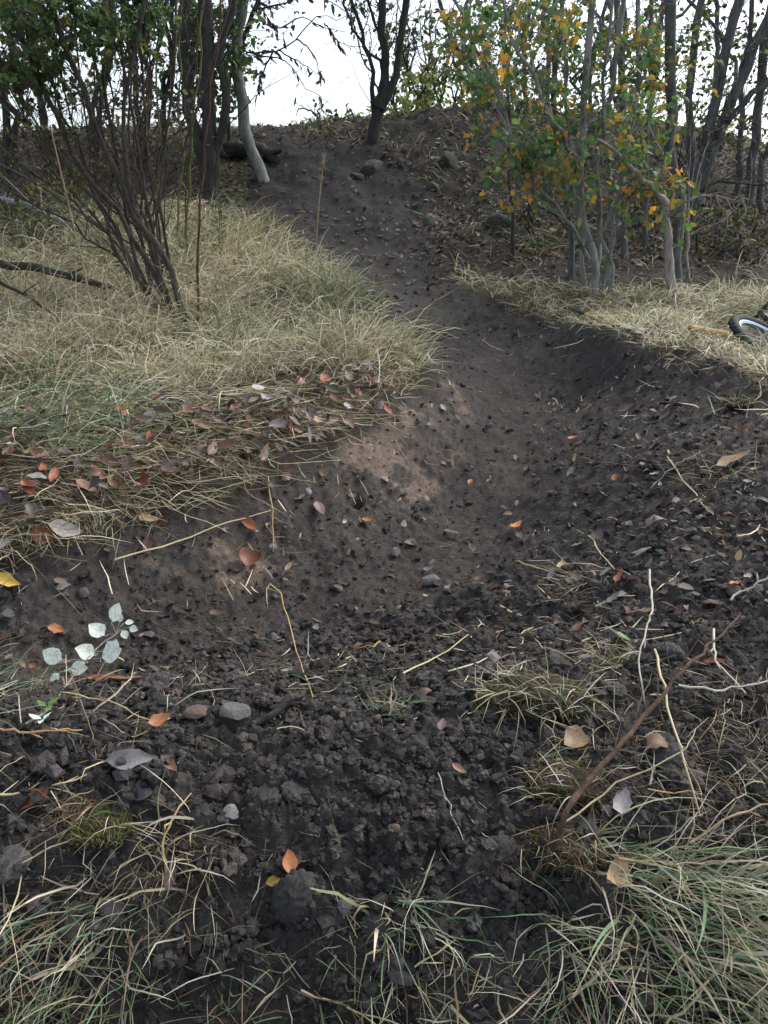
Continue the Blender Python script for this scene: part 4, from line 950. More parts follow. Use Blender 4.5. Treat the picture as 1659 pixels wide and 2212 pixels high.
# -- forked tree in the middle of the crest
g = ground(803, 306); t = Tree('forked_tree', 'dark forked tree standing on the crest in the middle', 'tree', g, M_bdark)
k = t.stem(stemP(g, [(812,262),(818,222)]), .075, .062, 8, .008, 0, 10, node=False)
fk = k[-1]; t.stem([fk - (0, 0, .05)] + [P(a, b_, g[1]) for a, b_ in [(832,150),(826,70),(830,-10)]], .048, .035, 12, .012, 1.5, 8, name='limb'); t.stem([fk - (0, 0, .05)] + [P(a, b_, g[1]) for a, b_ in [(848,185),(866,90),(880,-10)]], .042, .034, 12, .012, 1.5, 8, name='limb')
t.stem(stemP(P(812, 262, g[1]), [(800,150),(785,90),(762,10)]), .028, .012, 12, .015, 1.0, 6, name='limb'); t.stem(stemP(P(820, 200, g[1]), [(835,100),(800,30),(790,-20)]), .02, .012, 12, .02, .8, 6, name='limb'); t.stem(stemP(P(828, 160, g[1]), [(780,90),(750,40),(740,-20)]), .016, .008, 10, .02, .6, 5, name='limb')
t.twigs(22, .6, .1, .25, 1.0, 3, .007); t.foliage([(745,0),(960,0),(950,110),(800,120)], 10, 11.2, 18, 16, .3, .05, .085, [(.045, .04, .045), DG, OL, BR], [3, 2, 2, 2]); t.done()
# -- light-leaved shrubs beyond the crest
for bx, lab, poly, nb, pal, w, Ys in [
    (868, 'pale yellow-green shrub right of the forked tree on the crest', [(780,190),(860,150),(930,160),(960,285),(770,290)], 34, [(.24,.32,.09), (.22,.24,.07), (.40,.36,.12), MG], [4, 3, 2, 1], 11.4),
    (985, 'bright yellow-green bush glowing beyond the crest', [(880,170),(1080,150),(1090,270),(900,285)], 44, [(.40,.42,.13), (.26,.35,.10), (.24,.26,.07), (.5,.42,.12)], [4, 4, 2, 1], 12.4),
    (905, 'thin twiggy shrub with sparse leaves behind the forked tree', [(800,60),(980,40),(990,200),(830,200)], 26, [OL, DG, LG, BR], [3, 2, 2, 1], 12.0),
    (690, 'little leafy weed on the skyline left of the forked tree', [(700,255),(810,250),(800,300),(690,300)], 16, [DG, MG, OL], [3, 2, 1], 11.1)]:
    x0 = P(bx, 300, Ys); g = np.array([x0[0], Ys, float(H(x0[0], Ys))]); t = Tree('shrub', lab, 'shrub', g, M_bmid, 'shrubs on the crest')
    n = 2 if nb < 20 else 6
    for i in range(n):
        a = bx + rng.uniform(-40, 40); t.stem(stemP(g, [(a + rng.uniform(-20, 20), 230), (a + rng.uniform(-50, 70), 150 if nb > 20 else 250)]), .018, .006, 9, .02, .5 if nb > 20 else 0, 5)
    t.twigs(8, .5, .2, .4, 1.0, 3, .005); t.foliage(poly, Ys - .8, Ys + .8, nb, 30, .3, .05, .085, pal, w); t.done()

# -- right hand group
AM = {k: leaf_mat('alder_' + k, c, .55, .5, .3, spots=True) for k, c in (('green', (.11, .21, .055)), ('bluegreen', (.09, .17, .08)), ('olive', (.16, .17, .04)), ('yellow', (.52, .33, .045)), ('orange', (.52, .25, .04)))}
AMESH = {k: [leaf_mesh('leaf', m, 800 + 10 * i + len(k), wd=[.72, .82, .66][i], curl=.4, fold=.22, ragged=.05, petiole=.22, point=.6) for i in range(3)] for k, m in AM.items()}
def alder_indiv(tr, LP, LA, nr, L):
    cx_ = P(1255, 120, 5.2)
    for ii, (p, a, n_, l) in enumerate(zip(LP, LA, nr, L)):
        if ii % 2 == 0 or rng.random() < .3: kd = rng.choice(['green', 'bluegreen', 'olive', 'yellow', 'orange'], p=[.34, .21, .21, .16, .08])
        hang_leaf(tr, AMESH[kd][int(rng.integers(3))], p, a - (0, 0, .5), n_ + (0, -.6, 0), l)
g = ground(1278, 640); t = Tree('alder', 'slender grey-stemmed tree with mixed green and golden leaves right of the track', 'tree', g, M_bgrey); Ya = g[1]
t.stem(stemP(g, [(1288,570),(1266,500),(1254,420),(1258,250),(1283,-10)]), .029, .017, 18, .008, 1.2, 10)
t.stem(stemP(ground(1262, 628), [(1262,560),(1248,480),(1236,400),(1226,250),(1214,-10)], Ya + .15), .018, .011, 18, .01, 1.2, 8)
t.stem(stemP(ground(1310, 618), [(1322,500),(1345,390),(1372,200),(1376,-10)], Ya + .1), .02, .012, 18, .01, 1.2, 8)
t.stem(stemP(ground(1312, 636), [(1330,570),(1304,520),(1318,430),(1308,250),(1320,80)], Ya + .05), .015, .008, 18, .012, 1.0, 6)
t.stem(stemP(ground(1283, 610), [(1296,480),(1290,330),(1330,150),(1345,-10)], Ya + .3), .02, .012, 18, .012, 1.2, 8)
t.stem(stemP(P(1272, 560, Ya), [(1180,420),(1110,300),(1060,180),(1000,20)], Ya - .3), .014, .006, 16, .02, .6, 6, name='limb'); t.stem(stemP(P(1256, 400, Ya), [(1190,250),(1130,120),(1080,-10)], Ya - .4), .014, .007, 16, .02, .6, 6, name='limb')
t.twigs(10, .5, .4, .2, 1.0, 3, .005)
NEAR = [(1010,300),(1130,280),(1250,290),(1340,330),(1400,330),(1500,420),(1490,480),(1350,500),(1290,470),(1200,420),(1030,430)]
t.foliage(NEAR, Ya - .8, Ya - .1, 17, 8, .14, .036, .062, [MG], [1], indiv=alder_indiv, r=.004)
t.foliage([(960,0),(1280,0),(1290,280),(1130,330),(1030,300),(960,120)], Ya - 1.1, Ya - .2, 20, 8, .14, .036, .062, [MG], [1], indiv=alder_indiv, r=.004)
PALA = [(.12, .22, .06), (.08, .15, .07), (.24, .25, .06), YE, OR, MG]; WA = [4, 3, 2.2, 1.6, .9, 1.5]
t.foliage([(960,0),(1480,0),(1480,300),(1250,330),(1080,330),(990,220),(940,60)], Ya - .6, Ya + .7, 98, 28, .17, .036, .062, PALA, WA, k=6)
t.foliage([(1020,320),(1130,300),(1190,420),(1050,435)], Ya - .6, Ya - .1, 9, 16, .13, .045, .07, PALA, [4, 3, 3, 3, 1.5, .5], k=8)
t.foliage([(1040,300),(1260,270),(1430,340),(1500,420),(1420,470),(1300,420),(1060,420)], Ya - .5, Ya + .3, 26, 18, .15, .05, .075, PALA, [4, 3, 2.5, 2.2, 1.2, 1], k=8)
t.foliage([(1430,380),(1560,440),(1500,500),(1440,470)], Ya - .4, Ya, 6, 12, .12, .05, .075, [OL, MG, YE], [3, 2, 1], k=8); t.done()
# pale dead snag
g = ground(1452, 645); t = Tree('dead_snag', 'pale weathered dead tree stem with one broken branch reaching up left', 'tree', g, M_bpale)
c = t.stem(stemP(g, [(1446,560),(1440,500),(1436,440)]), .036, .028, 12, .006, 0, 9); t.stem([c[-1]] + [P(a, b_, g[1] - .1) for a, b_ in [(1400,400),(1362,365),(1310,315),(1285,300)]], .022, .010, 14, .008, 0, 7, name='limb')
t.stem([c[-2]] + [P(a, b_, g[1]) for a, b_ in [(1450,400),(1425,330),(1400,270)]], .012, .005, 10, .012, 0, 5, name='limb'); t.stem([c[-2]] + [P(a, b_, g[1] - .1) for a, b_ in [(1490,432),(1545,420),(1615,430)]], .010, .004, 12, .012, 0, 5, name='limb')
t.stem([P(1545, 420, g[1] - .1)] + [P(a, b_, g[1] - .1) for a, b_ in [(1560,450),(1572,480),(1560,520)]], .006, .003, 8, .012, 0, 4, name='limb'); t.stem([P(1600, 428, g[1] - .1)] + [P(a, b_, g[1] - .1) for a, b_ in [(1612,460),(1600,490),(1580,525)]], .006, .003, 8, .012, 0, 4, name='limb')
t.twigs(4, .3, .3, .2, 1.0, 2, .004); t.done()
for bx, by, pts, r0, r1, bk, lab, dy in [
    (1464, 612, [(1466,450),(1452,300),(1448,-10)], .04, .034, M_bmg, 'dark upright trunk rising behind the pale dead stem', .5),
    (1488, 610, [(1486,480),(1500,400)], .018, .010, M_bpale, 'short pale stick right of the dead stem', 0),
    (1105, 552, [(1112,470),(1098,400),(1100,300),(1090,100)], .016, .010, M_bmid, 'thin dark sapling standing at the foot of the hill slope', 0),
    (1240, 600, [(1225,450),(1205,300),(1200,100),(1205,-10)], .022, .016, M_bmg, 'dark stem close behind the golden-leaved tree', .5),
    (1345, 560, [(1348,400),(1338,200),(1330,-10)], .028, .02, M_bmg, 'dark trunk in the shade between the golden-leaved tree and the dead stem', .6),
    (1395, 540, [(1392,400),(1402,200),(1410,-10)], .022, .016, M_bmg, 'slim dark trunk just left of the dead stem', .9)]:
    g = ground(bx, by); t = Tree('slim_tree', lab, 'tree', g, bk, 'slim trees on the right'); t.stem(stemP(g, pts), r0, r1, 14, .012, 1.2 if pts[-1][1] < 150 else 0, 8); t.twigs(9, .5, .3, .25, 1.0, 3, .005)
    if pts[-1][1] < 150: t.foliage([(pts[-1][0] - 60, 0), (pts[-1][0] + 70, 0), (pts[0][0] + 50, 330), (pts[0][0] - 60, 330)], g[1] - .2, g[1] + .9, 8, 20, .2, .04, .07, [DG, MG, OL, BR, YE], [3, 3, 2, 1, .7])
    t.done()
g = ground(1500, 470); t = Tree('spreading_tree', 'big dark tree with two thick trunks leaning out to the right', 'tree', g, M_bmg); Yr = g[1]
t.stem(stemP(g, [(1505,400),(1530,300),(1560,150),(1602,-10)]), .05, .036, 14, .012, 1.5, 10); t.stem(stemP(ground(1508, 470), [(1515,390),(1560,270),(1620,130),(1680,-10)]), .045, .032, 14, .012, 1.5, 10)
t.stem(stemP(P(1530, 330, Yr), [(1590,240),(1640,190),(1720,140)]), .035, .02, 12, .015, .6, 7, name='limb'); t.stem(stemP(P(1510, 400, Yr), [(1490,250),(1500,100),(1520,-10)], Yr + .3), .04, .025, 12, .015, 1.2, 8); t.stem(stemP(P(1505, 420, Yr), [(1560,390),(1630,400),(1700,380)], Yr - .3), .016, .008, 12, .02, .3, 5, name='limb')
t.twigs(18, .8, .15, .2, 1.1, 4, .006); t.foliage([(1440,0),(1690,0),(1690,380),(1590,350),(1480,300)], Yr - .8, Yr + 1, 34, 20, .25, .035, .06, [BR, DG, OL, (.05, .04, .04), MG], [3, 3, 2, 3, 1]); t.done()
for bx, by, pts, r0, lab in [(1618, 440, [(1625,330),(1642,200),(1660,60),(1670,-20)], .045, 'grey trunk near the right edge leaning slightly right'), (1650, 470, [(1640,380),(1665,300),(1700,150)], .03, 'thin trunk at the very right edge'), (1585, 430, [(1600,330),(1600,200),(1625,50),(1630,-20)], .028, 'thin trunk between the spreading tree and the right edge')]:
    g = ground(bx, by); t = Tree('edge_tree', lab, 'tree', g, M_bmg, 'trunks at the right edge'); t.stem(stemP(g, pts), r0, r0 * .6, 14, .015, 1.2, 8); t.twigs(11, .7, .15, .2, 1.1, 4, .006); t.foliage([(1560,0),(1720,0),(1720,330),(1570,330)], g[1] - .5, g[1] + .8, 10, 18, .25, .035, .06, [BR, DG, OL, (.05, .04, .04)], [3, 2, 2, 3]); t.done()
for i, (bx, pts, r0, Ys, lab) in enumerate([(1085, [(1040,200),(985,90),(940,-10)], .05, 10.4, 'dark leaning tree between the forked tree and the golden leaves'), (1140, [(1130,180),(1135,60),(1140,-10)], .05, 10.8, 'upright dark tree behind the top of the golden leaves'), (1050, [(1060,200),(1045,80),(1070,-10)], .04, 11.5, 'thin tree on the skyline left of the golden leaves'),
                                            (1190, [(1180,180),(1175,60),(1180,-10)], .06, 10.6, 'thick dark trunk on the crest behind the golden leaves'), (1270, [(1275,180),(1300,60),(1310,-10)], .05, 10.9, 'dark skyline trunk behind the grey stems'), (1400, [(1410,190),(1425,60),(1440,-10)], .055, 10.2, 'dark skyline trunk above the pale dead stem'), (1335, [(1340,180),(1350,60),(1340,-10)], .05, 10.5, 'thin skyline trunk left of the one above the dead stem'), (1560, [(1545,250),(1550,120),(1540,-10)], .05, 9.6, 'skyline trunk behind the spreading tree')]):
    x0 = P(bx, 290, Ys); g = np.array([x0[0], Ys, float(H(x0[0], Ys))]); t = Tree('skyline_tree', lab, 'tree', g, M_bmg, 'trees along the skyline on the right')
    t.stem(stemP(g, pts), r0 * .55, r0 * .4, 14, .02, 1.5, 8); t.stem(stemP(g, [(q[0] + rng.uniform(-70, 70) * (i_ + 1) / 2.5, q[1]) for i_, q in enumerate(pts)]), r0 * .5, r0 * .25, 14, .03, 1.5, 6)
    t.twigs(9, .9, .1, .25, 1.1, 4, .008); t.foliage([(bx - 110, 0), (bx + 110, 0), (bx + 90, 270), (bx - 100, 270)], Ys - 1, Ys + 1, 17, 26, .32, .04, .075, [DG, MG, OL, BR, YE], [4, 3, 2, 1, .5]); t.done()
# shaded undergrowth on the right slope
for bx, by, n, lab in [(1560, 560, 5, 'tangle of dark twigs on the slope under the spreading tree'), (1180, 500, 7, 'dark twiggy undergrowth behind the sapling'), (1640, 520, 5, 'brown bramble tangle at the right edge of the slope'), (1400, 480, 7, 'dark undergrowth behind the pale dead stem'), (60, 470, 9, 'dull twiggy undergrowth on the slope at far left'), (200, 440, 8, 'brown undergrowth on the slope behind the leaning bush')]:
    g = ground(bx, by); t = Tree('undergrowth', lab, 'bush', g, M_bmid, 'undergrowth on the slopes')
    for i in range(n): d = rng.normal(0, .45, 3); d[2] = rng.uniform(.4, .9); t.stem([g + (rng.uniform(-.4, .4), rng.uniform(-.2, .2), -.02), g + d * .5 + rng.normal(0, .05, 3), g + d], .008, .003, 8, .02, 0, 4, name='stem')
    t.twigs(6, .4, .2, .2, 1.2, 3, .004); t.foliage([(bx - 90, by - 110), (bx + 90, by - 110), (bx + 80, by), (bx - 80, by)], g[1] - .4, g[1] + .4, 14, 14, .15, .03, .06, [OL, BR, DG, MG], [2, 3, 2, 1], r=.003); t.done()
STRAW, PALE = (.36, .31, .20), (.48, .445, .345)
# ------------------------------------------------------------------ tufts, sods, straws, twigs in the foreground
M_moss = leaf_mat('moss', None, .2, .8, spots=False, spec=.1)
M_straw = leaf_mat('dry_stem', None, .12, .6, spots=True, spec=.25)
M_root = bark_mat('pale_root', (.22, .20, .17), (.42, .40, .36), None, 10)
M_brbr = bark_mat('brown_twig', (.045, .028, .02), (.13, .085, .062), None, 12)
def tuft(label, poly, n, L0, L1, az, azs, th0, th1, pal, wts, w0=.0022, w1=.0045, S=7, cat='grass tuft', name='grass_tuft', lift=.006, mat=None):
    wp = worldpoly(poly); x, y = insample(wp, n, False); b = Buf()
    root = np.stack([x, y, H(x, y) - .008], -1); col = pick(pal, wts, n, .2)
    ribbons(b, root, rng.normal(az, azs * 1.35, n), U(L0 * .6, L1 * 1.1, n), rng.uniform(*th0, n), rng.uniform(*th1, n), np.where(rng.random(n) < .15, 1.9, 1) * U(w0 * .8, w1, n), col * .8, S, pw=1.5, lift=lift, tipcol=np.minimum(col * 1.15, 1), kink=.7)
    o = b.obj(name, mat or M_grass, loc=np.append(wp.mean(0), float(Hb(*wp.mean(0))))); return tag(o, label, cat)
BG = (.13, .21, .12)
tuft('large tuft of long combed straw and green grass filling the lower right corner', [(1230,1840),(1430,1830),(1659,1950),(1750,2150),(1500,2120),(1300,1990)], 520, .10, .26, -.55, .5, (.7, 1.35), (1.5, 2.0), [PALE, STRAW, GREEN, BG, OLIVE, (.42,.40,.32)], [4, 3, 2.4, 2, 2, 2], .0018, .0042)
tuft('pale straw tuft at the bottom edge right of the middle', [(1160,1990),(1400,1990),(1450,2250),(1180,2250)], 210, .09, .2, -1.5, .7, (.5, 1.3), (1.5, 2.2), [PALE, STRAW, BG, GREEN, BROWN], [4, 3, 2, 1.5, 1.5], .0018, .004)
tuft('dense dark green grass at the right end of the bottom edge', [(1450,2060),(1700,2030),(1800,2300),(1430,2300)], 330, .10, .22, -.9, .6, (.4, 1.2), (1.4, 2.1), [GREEN, BG, PALE, STRAW, OLIVE], [3.5, 3, 2, 2, 2], .0018, .0042)
tuft('small fountain of blue-green and straw blades at the bottom edge in the middle', [(800,1950),(900,1930),(960,2010),(870,2060),(810,2040)], 75, .08, .19, -1.2, 1.0, (.3, 1.2), (1.3, 2.2), [BG, BLUEG, STRAW, PALE, OLIVE], [3.5, 2, 2, 2, 1], .002, .0045)
tuft('sparse upright green and yellow blades on the mound crest in the middle', [(800,1530),(870,1520),(880,1560),(805,1565)], 26, .05, .11, 1.2, 1.5, (.2, .9), (.6, 1.6), [BLUEG, GREEN, PALE, STRAW], [3, 2, 2.5, 2], .0022, .0045)
tuft('thin straw tuft with drooping blades left of the largest clod', [(300,1820),(420,1790),(470,1850),(400,1960),(310,1900)], 85, .06, .17, -.8, 1.2, (.4, 1.4), (1.4, 2.2), [STRAW, PALE, BROWN, OLIVE], [4, 2.5, 2.5, 1], .0014, .0032)
tuft('long hanging green and straw grass in the lower left corner', [(0,1960),(200,1900),(330,2000),(280,2240),(0,2260)], 270, .08, .2, -1.9, .5, (.6, 1.3), (1.5, 2.2), [BG, GREEN, STRAW, PALE, BROWN], [3, 2, 3, 2.5, 2], .0014, .0032)
tuft('combed blue-green grass blades reaching in from the left edge', [(-200,1420),(-20,1420),(0,1640),(-200,1640)], 130, .12, .28, .15, .3, (1.0, 1.45), (1.5, 1.8), [BG, BLUEG, STRAW, PALE], [4, 2, 2.5, 2], .002, .0042, lift=.012)
tuft('dry fibrous tuft on the right bank near the right edge', [(1480,985),(1640,985),(1659,1080),(1500,1070)], 170, .05, .14, -2.6, 1.2, (.8, 1.5), (1.5, 2.0), [STRAW, PALE, BROWN, OLIVE], [4, 2, 3, 2], .0016, .0034)
tuft('thin flattened straws at the foot of the right bank', [(1190,1215),(1330,1225),(1330,1290),(1210,1290)], 80, .05, .15, 2.9, .6, (1.2, 1.55), (1.5, 1.8), [STRAW, PALE, BROWN], [4, 3, 2], .0014, .0028)
tuft('straw tuft mixed with moss behind the brown branch', [(1270,1400),(1390,1400),(1390,1450),(1290,1465)], 85, .05, .15, 3.0, .8, (1.0, 1.5), (1.4, 1.8), [STRAW, PALE, OLIVE, GREEN], [4, 3, 2, 1], .0016, .003)
tuft('scatter of straws and dead leaves on the mound crest', [(480,1440),(900,1400),(950,1480),(700,1520),(500,1510)], 120, .04, .14, .1, 1.6, (1.1, 1.55), (1.45, 1.8), [STRAW, PALE, BROWN, BG], [4, 3, 2, 1.2], .0014, .003)
tuft('tangle of thin dead stems on the dark slope at right', [(1350,1600),(1659,1450),(1659,1800),(1450,1850)], 190, .05, .16, -1.3, 1.5, (.7, 1.5), (1.4, 2.0), [BROWN, STRAW, PALE, OLIVE, (.22,.16,.12)], [4, 3, 1.6, 1.5, 3], .001, .0024)
tuft('green weedy patch on the slope at the right edge', [(1560,1640),(1700,1620),(1700,1800),(1580,1790)], 130, .03, .09, -1.2, 1.3, (.5, 1.4), (1.3, 2.0), [GREEN, OLIVE, BROWN], [3, 3, 2], .0014, .003)
tuft('thin veil of straws and green blades along the bottom edge', [(250,2010),(1200,2000),(1250,2260),(250,2260)], 190, .05, .17, -1.6, 1.0, (.4, 1.45), (1.3, 2.2), [STRAW, PALE, BG, GREEN, BROWN, OLIVE], [3, 3, 2.4, 1.4, 3, 1], .0011, .003)
tuft('wiry brown stems and root hairs right of the torn sods', [(1180,1560),(1480,1520),(1659,1560),(1659,1860),(1280,1880)], 260, .04, .15, -1.2, 1.6, (.5, 1.5), (1.3, 2.2), [BROWN, (.25,.18,.12), STRAW, PALE, OLIVE], [4, 4, 2.5, 2, 1], .0008, .002)
tuft('thin wiry roots and grass hanging on the left of the mound front', [(60,1780),(330,1760),(520,1850),(480,2050),(200,1980)], 200, .04, .14, -1.7, .9, (.6, 1.5), (1.4, 2.3), [BROWN, STRAW, PALE, BG, (.25,.18,.12)], [4, 3, 1.6, 1.4, 3], .0009, .0022)
tuft('short straws and leaf blades on the rim of the mound at left', [(0,1520),(420,1500),(480,1600),(300,1680),(0,1700)], 190, .04, .16, .1, 1.2, (.9, 1.55), (1.4, 1.9), [STRAW, PALE, BROWN, BG], [4, 2.5, 3, 1.5], .0011, .0026)
tuft('dry grass hanging over the cut edge at the left end of the bank', [(-80,1150),(120,1110),(330,1075),(340,1110),(120,1190),(-80,1240)], 260, .06, .2, -1.3, .7, (.7, 1.4), (1.6, 2.5), [STRAW, PALE, BROWN, OLIVE, GREEN], [4, 2.5, 3, 1.5, 1], .0013, .0032)
tuft('ragged straw and roots along the dug rim of the right bank', [(1090,672),(1200,705),(1350,752),(1500,800),(1680,880),(1680,845),(1500,775),(1350,728),(1200,680),(1090,650)], 330, .04, .17, -2.2, 1.3, (.7, 1.5), (1.4, 2.4), [STRAW, PALE, BROWN, (.25, .18, .12), OLIVE], [4, 3, 3, 3, 1], .0018, .004)
def sod(label, px, py, w, aspect, mossy, nb, hairs):
    q, s = at_px(px, py, w); n = normal(q[0], q[1]); root = empty('mossy_sod', q, label, 'sod')
    v, f = ICO[3]; d = v * (1 + .3 * fbm(v[:, 0] * 3 + px, v[:, 1] * 3 + v[:, 2] * 2, 3, 7)[:, None] + rng.normal(0, .05, (len(v), 1))) * np.array([s * .5, s * .5 * aspect, s * .17]); b = Buf(); b.add(d, f, (.030, .025, .020)); b.obj('turf', M_soil, root)
    m = rng.random(len(v)) < .95; vv = d[(v[:, 2] > -.1)]; k = vv[rng.integers(len(vv), size=mossy)] + rng.normal(0, .004, (mossy, 3)); b = Buf()
    ribbons(b, k, U(0, 6.28, mossy), U(.006, .018, mossy), U(.1, .9, mossy), U(.5, 1.6, mossy), U(.0010, .0020, mossy), pick([(.13, .15, .04), (.08, .12, .026), (.19, .19, .06), (.14, .11, .05)], [3, 3, 2, 2], mossy), 2, floor=False)
    o = b.obj('moss', M_moss, root); o['kind'] = 'stuff'
    k = vv[rng.integers(len(vv), size=nb)]; b = Buf(); ribbons(b, k, U(0, 6.28, nb), U(.03, .13, nb), U(.6, 1.6, nb), U(1.3, 2.3, nb), U(.0012, .003, nb), pick([STRAW, PALE, BROWN, BG, OLIVE], [4, 4, 2, 1.5, 1], nb), 6, floor=False); o = b.obj('grass', M_grass, root); o['kind'] = 'stuff'
    b = Buf(); k = vv[rng.integers(len(vv), size=hairs)]; ribbons(b, k, U(0, 6.28, hairs), U(.02, .08, hairs), U(.8, 2.0, hairs), U(1.8, 3.0, hairs), U(.0006, .0013, hairs), pick([(.16, .10, .055), (.22, .15, .08), (.10, .07, .04)], [3, 2, 3], hairs), 5, floor=False); o = b.obj('root_hair', M_grass, root); o['kind'] = 'stuff'
sod('big torn sod with yellow-green moss and pale straw right of the middle', 1150, 1530, 230, .6, 1500, 210, 240)
sod('steep mossy sod crumbling down from the big torn one', 1210, 1700, 190, .8, 900, 70, 320)
sod('dark root-matted sod at the thick end of the brown branch', 1225, 1850, 150, .9, 300, 40, 380)
sod('small bright green moss cushion at lower left', 225, 1825, 125, .8, 1300, 14, 60)
sod('orange-brown root clump beside the rusty leaf at left', 165, 1760, 90, .7, 60, 26, 260)
sod('little grass sod on the straws behind the brown branch', 1345, 1440, 110, .5, 500, 70, 60)
sod('mossy clump on the rim of the right bank', 1600, 880, 70, .6, 300, 60, 60)

def straw(label, pts, wpx, col, name='straw', cat='straw', up=.0, kink=0, branch=0):
    w = [ground(q[0], q[1], up + (q[2] if len(q) > 2 else .008)) for q in pts]; n = max(8, 3 * len(pts)); c = spline(w, n) if not kink else np.concatenate([np.linspace(w[i], w[i + 1], 5)[:-1] for i in range(len(w) - 1)] + [[w[-1]]])
    n = len(c); r = wpx * depth_of(c[n // 2]) / F_PX * .34; b = Buf(); c[1:-1] += rng.normal(0, .0022, c[1:-1].shape); tube(b, c, np.linspace(r * 1.15, r * .6, n), 5, np.array(col), lump=.08)
    for i in range(branch):
        j = int(n * (.5 + .5 * i / branch)) - 1; d = (c[j] - c[j - 1]); d /= np.linalg.norm(d); d += rng.normal(0, .5, 3); l = rng.uniform(.015, .04); tube(b, spline([c[j], c[j] + d * l * .6, c[j] + d * l], 4), [r * .5, r * .6, r * .9, r * .3], 4, np.array(col) * .9)
    o = b.obj(name, M_straw, loc=c[0]); return tag(o, label, cat)
SC, PC, BC, WC = (.42, .31, .15), (.52, .45, .28), (.20, .13, .075), (.46, .43, .36)
for lab, pts, w, col, kk in [
    ('long kinked straw standing on the track and falling to the mound crest', [(583,1263,.10),(605,1285,.10),(640,1400,.07),(676,1500,.02)], 5, SC, 1),
    ('straw lying level from the foot of the long kinked straw', [(676,1497),(760,1490),(838,1488)], 5, SC, 0),
    ('long pale straw slanting over the burrow side of the left bank', [(248,1207,.02),(380,1165,.03),(480,1125,.03),(585,1102,.03)], 6, PC, 0),
    ('thin brown stalk hanging down the cut bank', [(580,1048,.02),(588,1110,.02),(590,1190,.01)], 5, SC, 0),
    ('pale bent stem arching above the right bank', [(1402,1240,.04),(1408,1300,.07),(1395,1380,.09),(1378,1440,.08),(1384,1505,.05),(1390,1535,.02)], 8, WC, 0),
    ('thick broken straw crossing over the brown branch', [(1412,1418,.02),(1440,1530,.08),(1475,1660,.08),(1510,1780,.05)], 9, PC, 0),
    ('whitish root arching out from the right edge', [(1462,1506,.05),(1540,1505,.07),(1600,1497,.06),(1700,1500,.04)], 8, WC, 0),
    ('long straw bent sharply under the broken one', [(1215,1800,.03),(1330,1710,.04),(1470,1640,.06),(1500,1590,.07)], 6, PC, 1),
    ('kinked straw whose tip points up left at lower right', [(1395,1730,.02),(1510,1735,.04),(1475,1650,.05)], 5, SC, 1),
    ('pale straw running in from the left edge below the rusty leaf', [(-20,1722,.03),(70,1708,.03),(190,1692,.02)], 8, PC, 0),
    ('thin straw crossing the bright green moss cushion', [(-10,1895,.02),(120,1855,.03),(230,1808,.04),(330,1785,.02)], 5, PC, 0),
    ('loose straw lying above the lower left corner', [(110,2000,.02),(200,1970,.02),(290,1920,.02)], 6, SC, 0),
    ('twisted dry blade arching over the drooping straw tuft', [(360,1910,.02),(352,1840,.05),(372,1780,.05),(415,1730,.02)], 9, SC, 0),
    ('long pale straw at the bottom edge pointing up right', [(1230,2150,.03),(1330,2060,.05),(1370,1990,.06)], 10, PC, 0),
    ('longest straw rising from the bottom edge to the right', [(1430,2225,.03),(1530,2120,.05),(1600,2040,.06),(1640,1985,.05)], 9, PC, 0),
    ('brown-grey stalk lying level across the lower right tuft', [(1330,1895,.05),(1450,1880,.07),(1560,1865,.07)], 8, (.26, .2, .13), 0),
    ('straight stalk entering from the right edge above the lower right tuft', [(1490,1825,.04),(1580,1795,.06),(1690,1755,.07)], 8, (.40, .31, .2), 0),
    ('straw lying across the crumbly soil left of the big sod', [(945,1690,.02),(965,1740,.02),(1000,1830,.01)], 4, WC, 0),
    ('small bent straw on the mound crest in the middle', [(600,1600,.015),(640,1592,.015),(685,1608,.01)], 4, PC, 1),
    ('straw slanting up to the right above the big torn sod', [(870,1460,.02),(960,1400,.03),(1040,1345,.02)], 5, PC, 0),
    ('straw forming a hook on the crest right of the middle', [(1010,1545,.01),(1060,1520,.03),(1180,1480,.04),(1250,1560,.02)], 4, PC, 1),
    ('straw lying along the bottom edge in the middle', [(650,2130,.02),(760,2165,.02),(870,2200,.02)], 7, PC, 0),
    ('pale straw rising from the bottom edge to the middle fountain', [(850,2110,.03),(920,2060,.04),(1000,2010,.03)], 7, PC, 0),
    ('thin straw on the right bank beside the standing mauve leaf', [(1270,1165,.02),(1320,1225,.02),(1360,1260,.01)], 5, PC, 0),
    ('straight thin straw low on the right bank', [(1118,1225,.01),(1170,1240,.012),(1240,1252,.01)], 4, PC, 0),
    ('short stout straw by the folded tan leaf', [(1080,1325,.01),(1130,1332,.012),(1185,1328,.01)], 6, PC, 0),
    ('dark thin stick lying across the right bank', [(1250,995,.02),(1330,1010,.02),(1430,1020,.01)], 4, BC, 0),
    ('straw slanting down the right bank below the faded tan leaf', [(1440,1000,.02),(1500,1075,.03),(1560,1130,.02)], 5, PC, 0),
    ('pale bent stem hanging at the right edge over the wet red leaf', [(1540,1370,.03),(1545,1430,.05),(1610,1500,.03)], 8, WC, 0),
    ('grey stem curving up to the right edge', [(1580,1290,.08),(1610,1275,.08),(1680,1265,.08)], 8, WC, 0),
    ('straw lying beneath the pale-leaved twig', [(175,1520,.03),(200,1600,.02),(212,1665,.01)], 4, (.25, .2, .15), 0),
    ('long brown straw along the left edge below the pale-leaved twig', [(-20,1580,.03),(60,1592,.04),(125,1600,.03),(180,1590,.02)], 9, (.36, .23, .12), 0),
    ('looped dry blade right of the pale-leaved twig', [(130,1495,.03),(250,1530,.04),(300,1560,.03),(330,1570,.02),(290,1590,.02),(225,1580,.02)], 5, PC, 0)]:
    straw(lab, pts, w, col, kink=kk, branch=2 if w > 6 else 0)
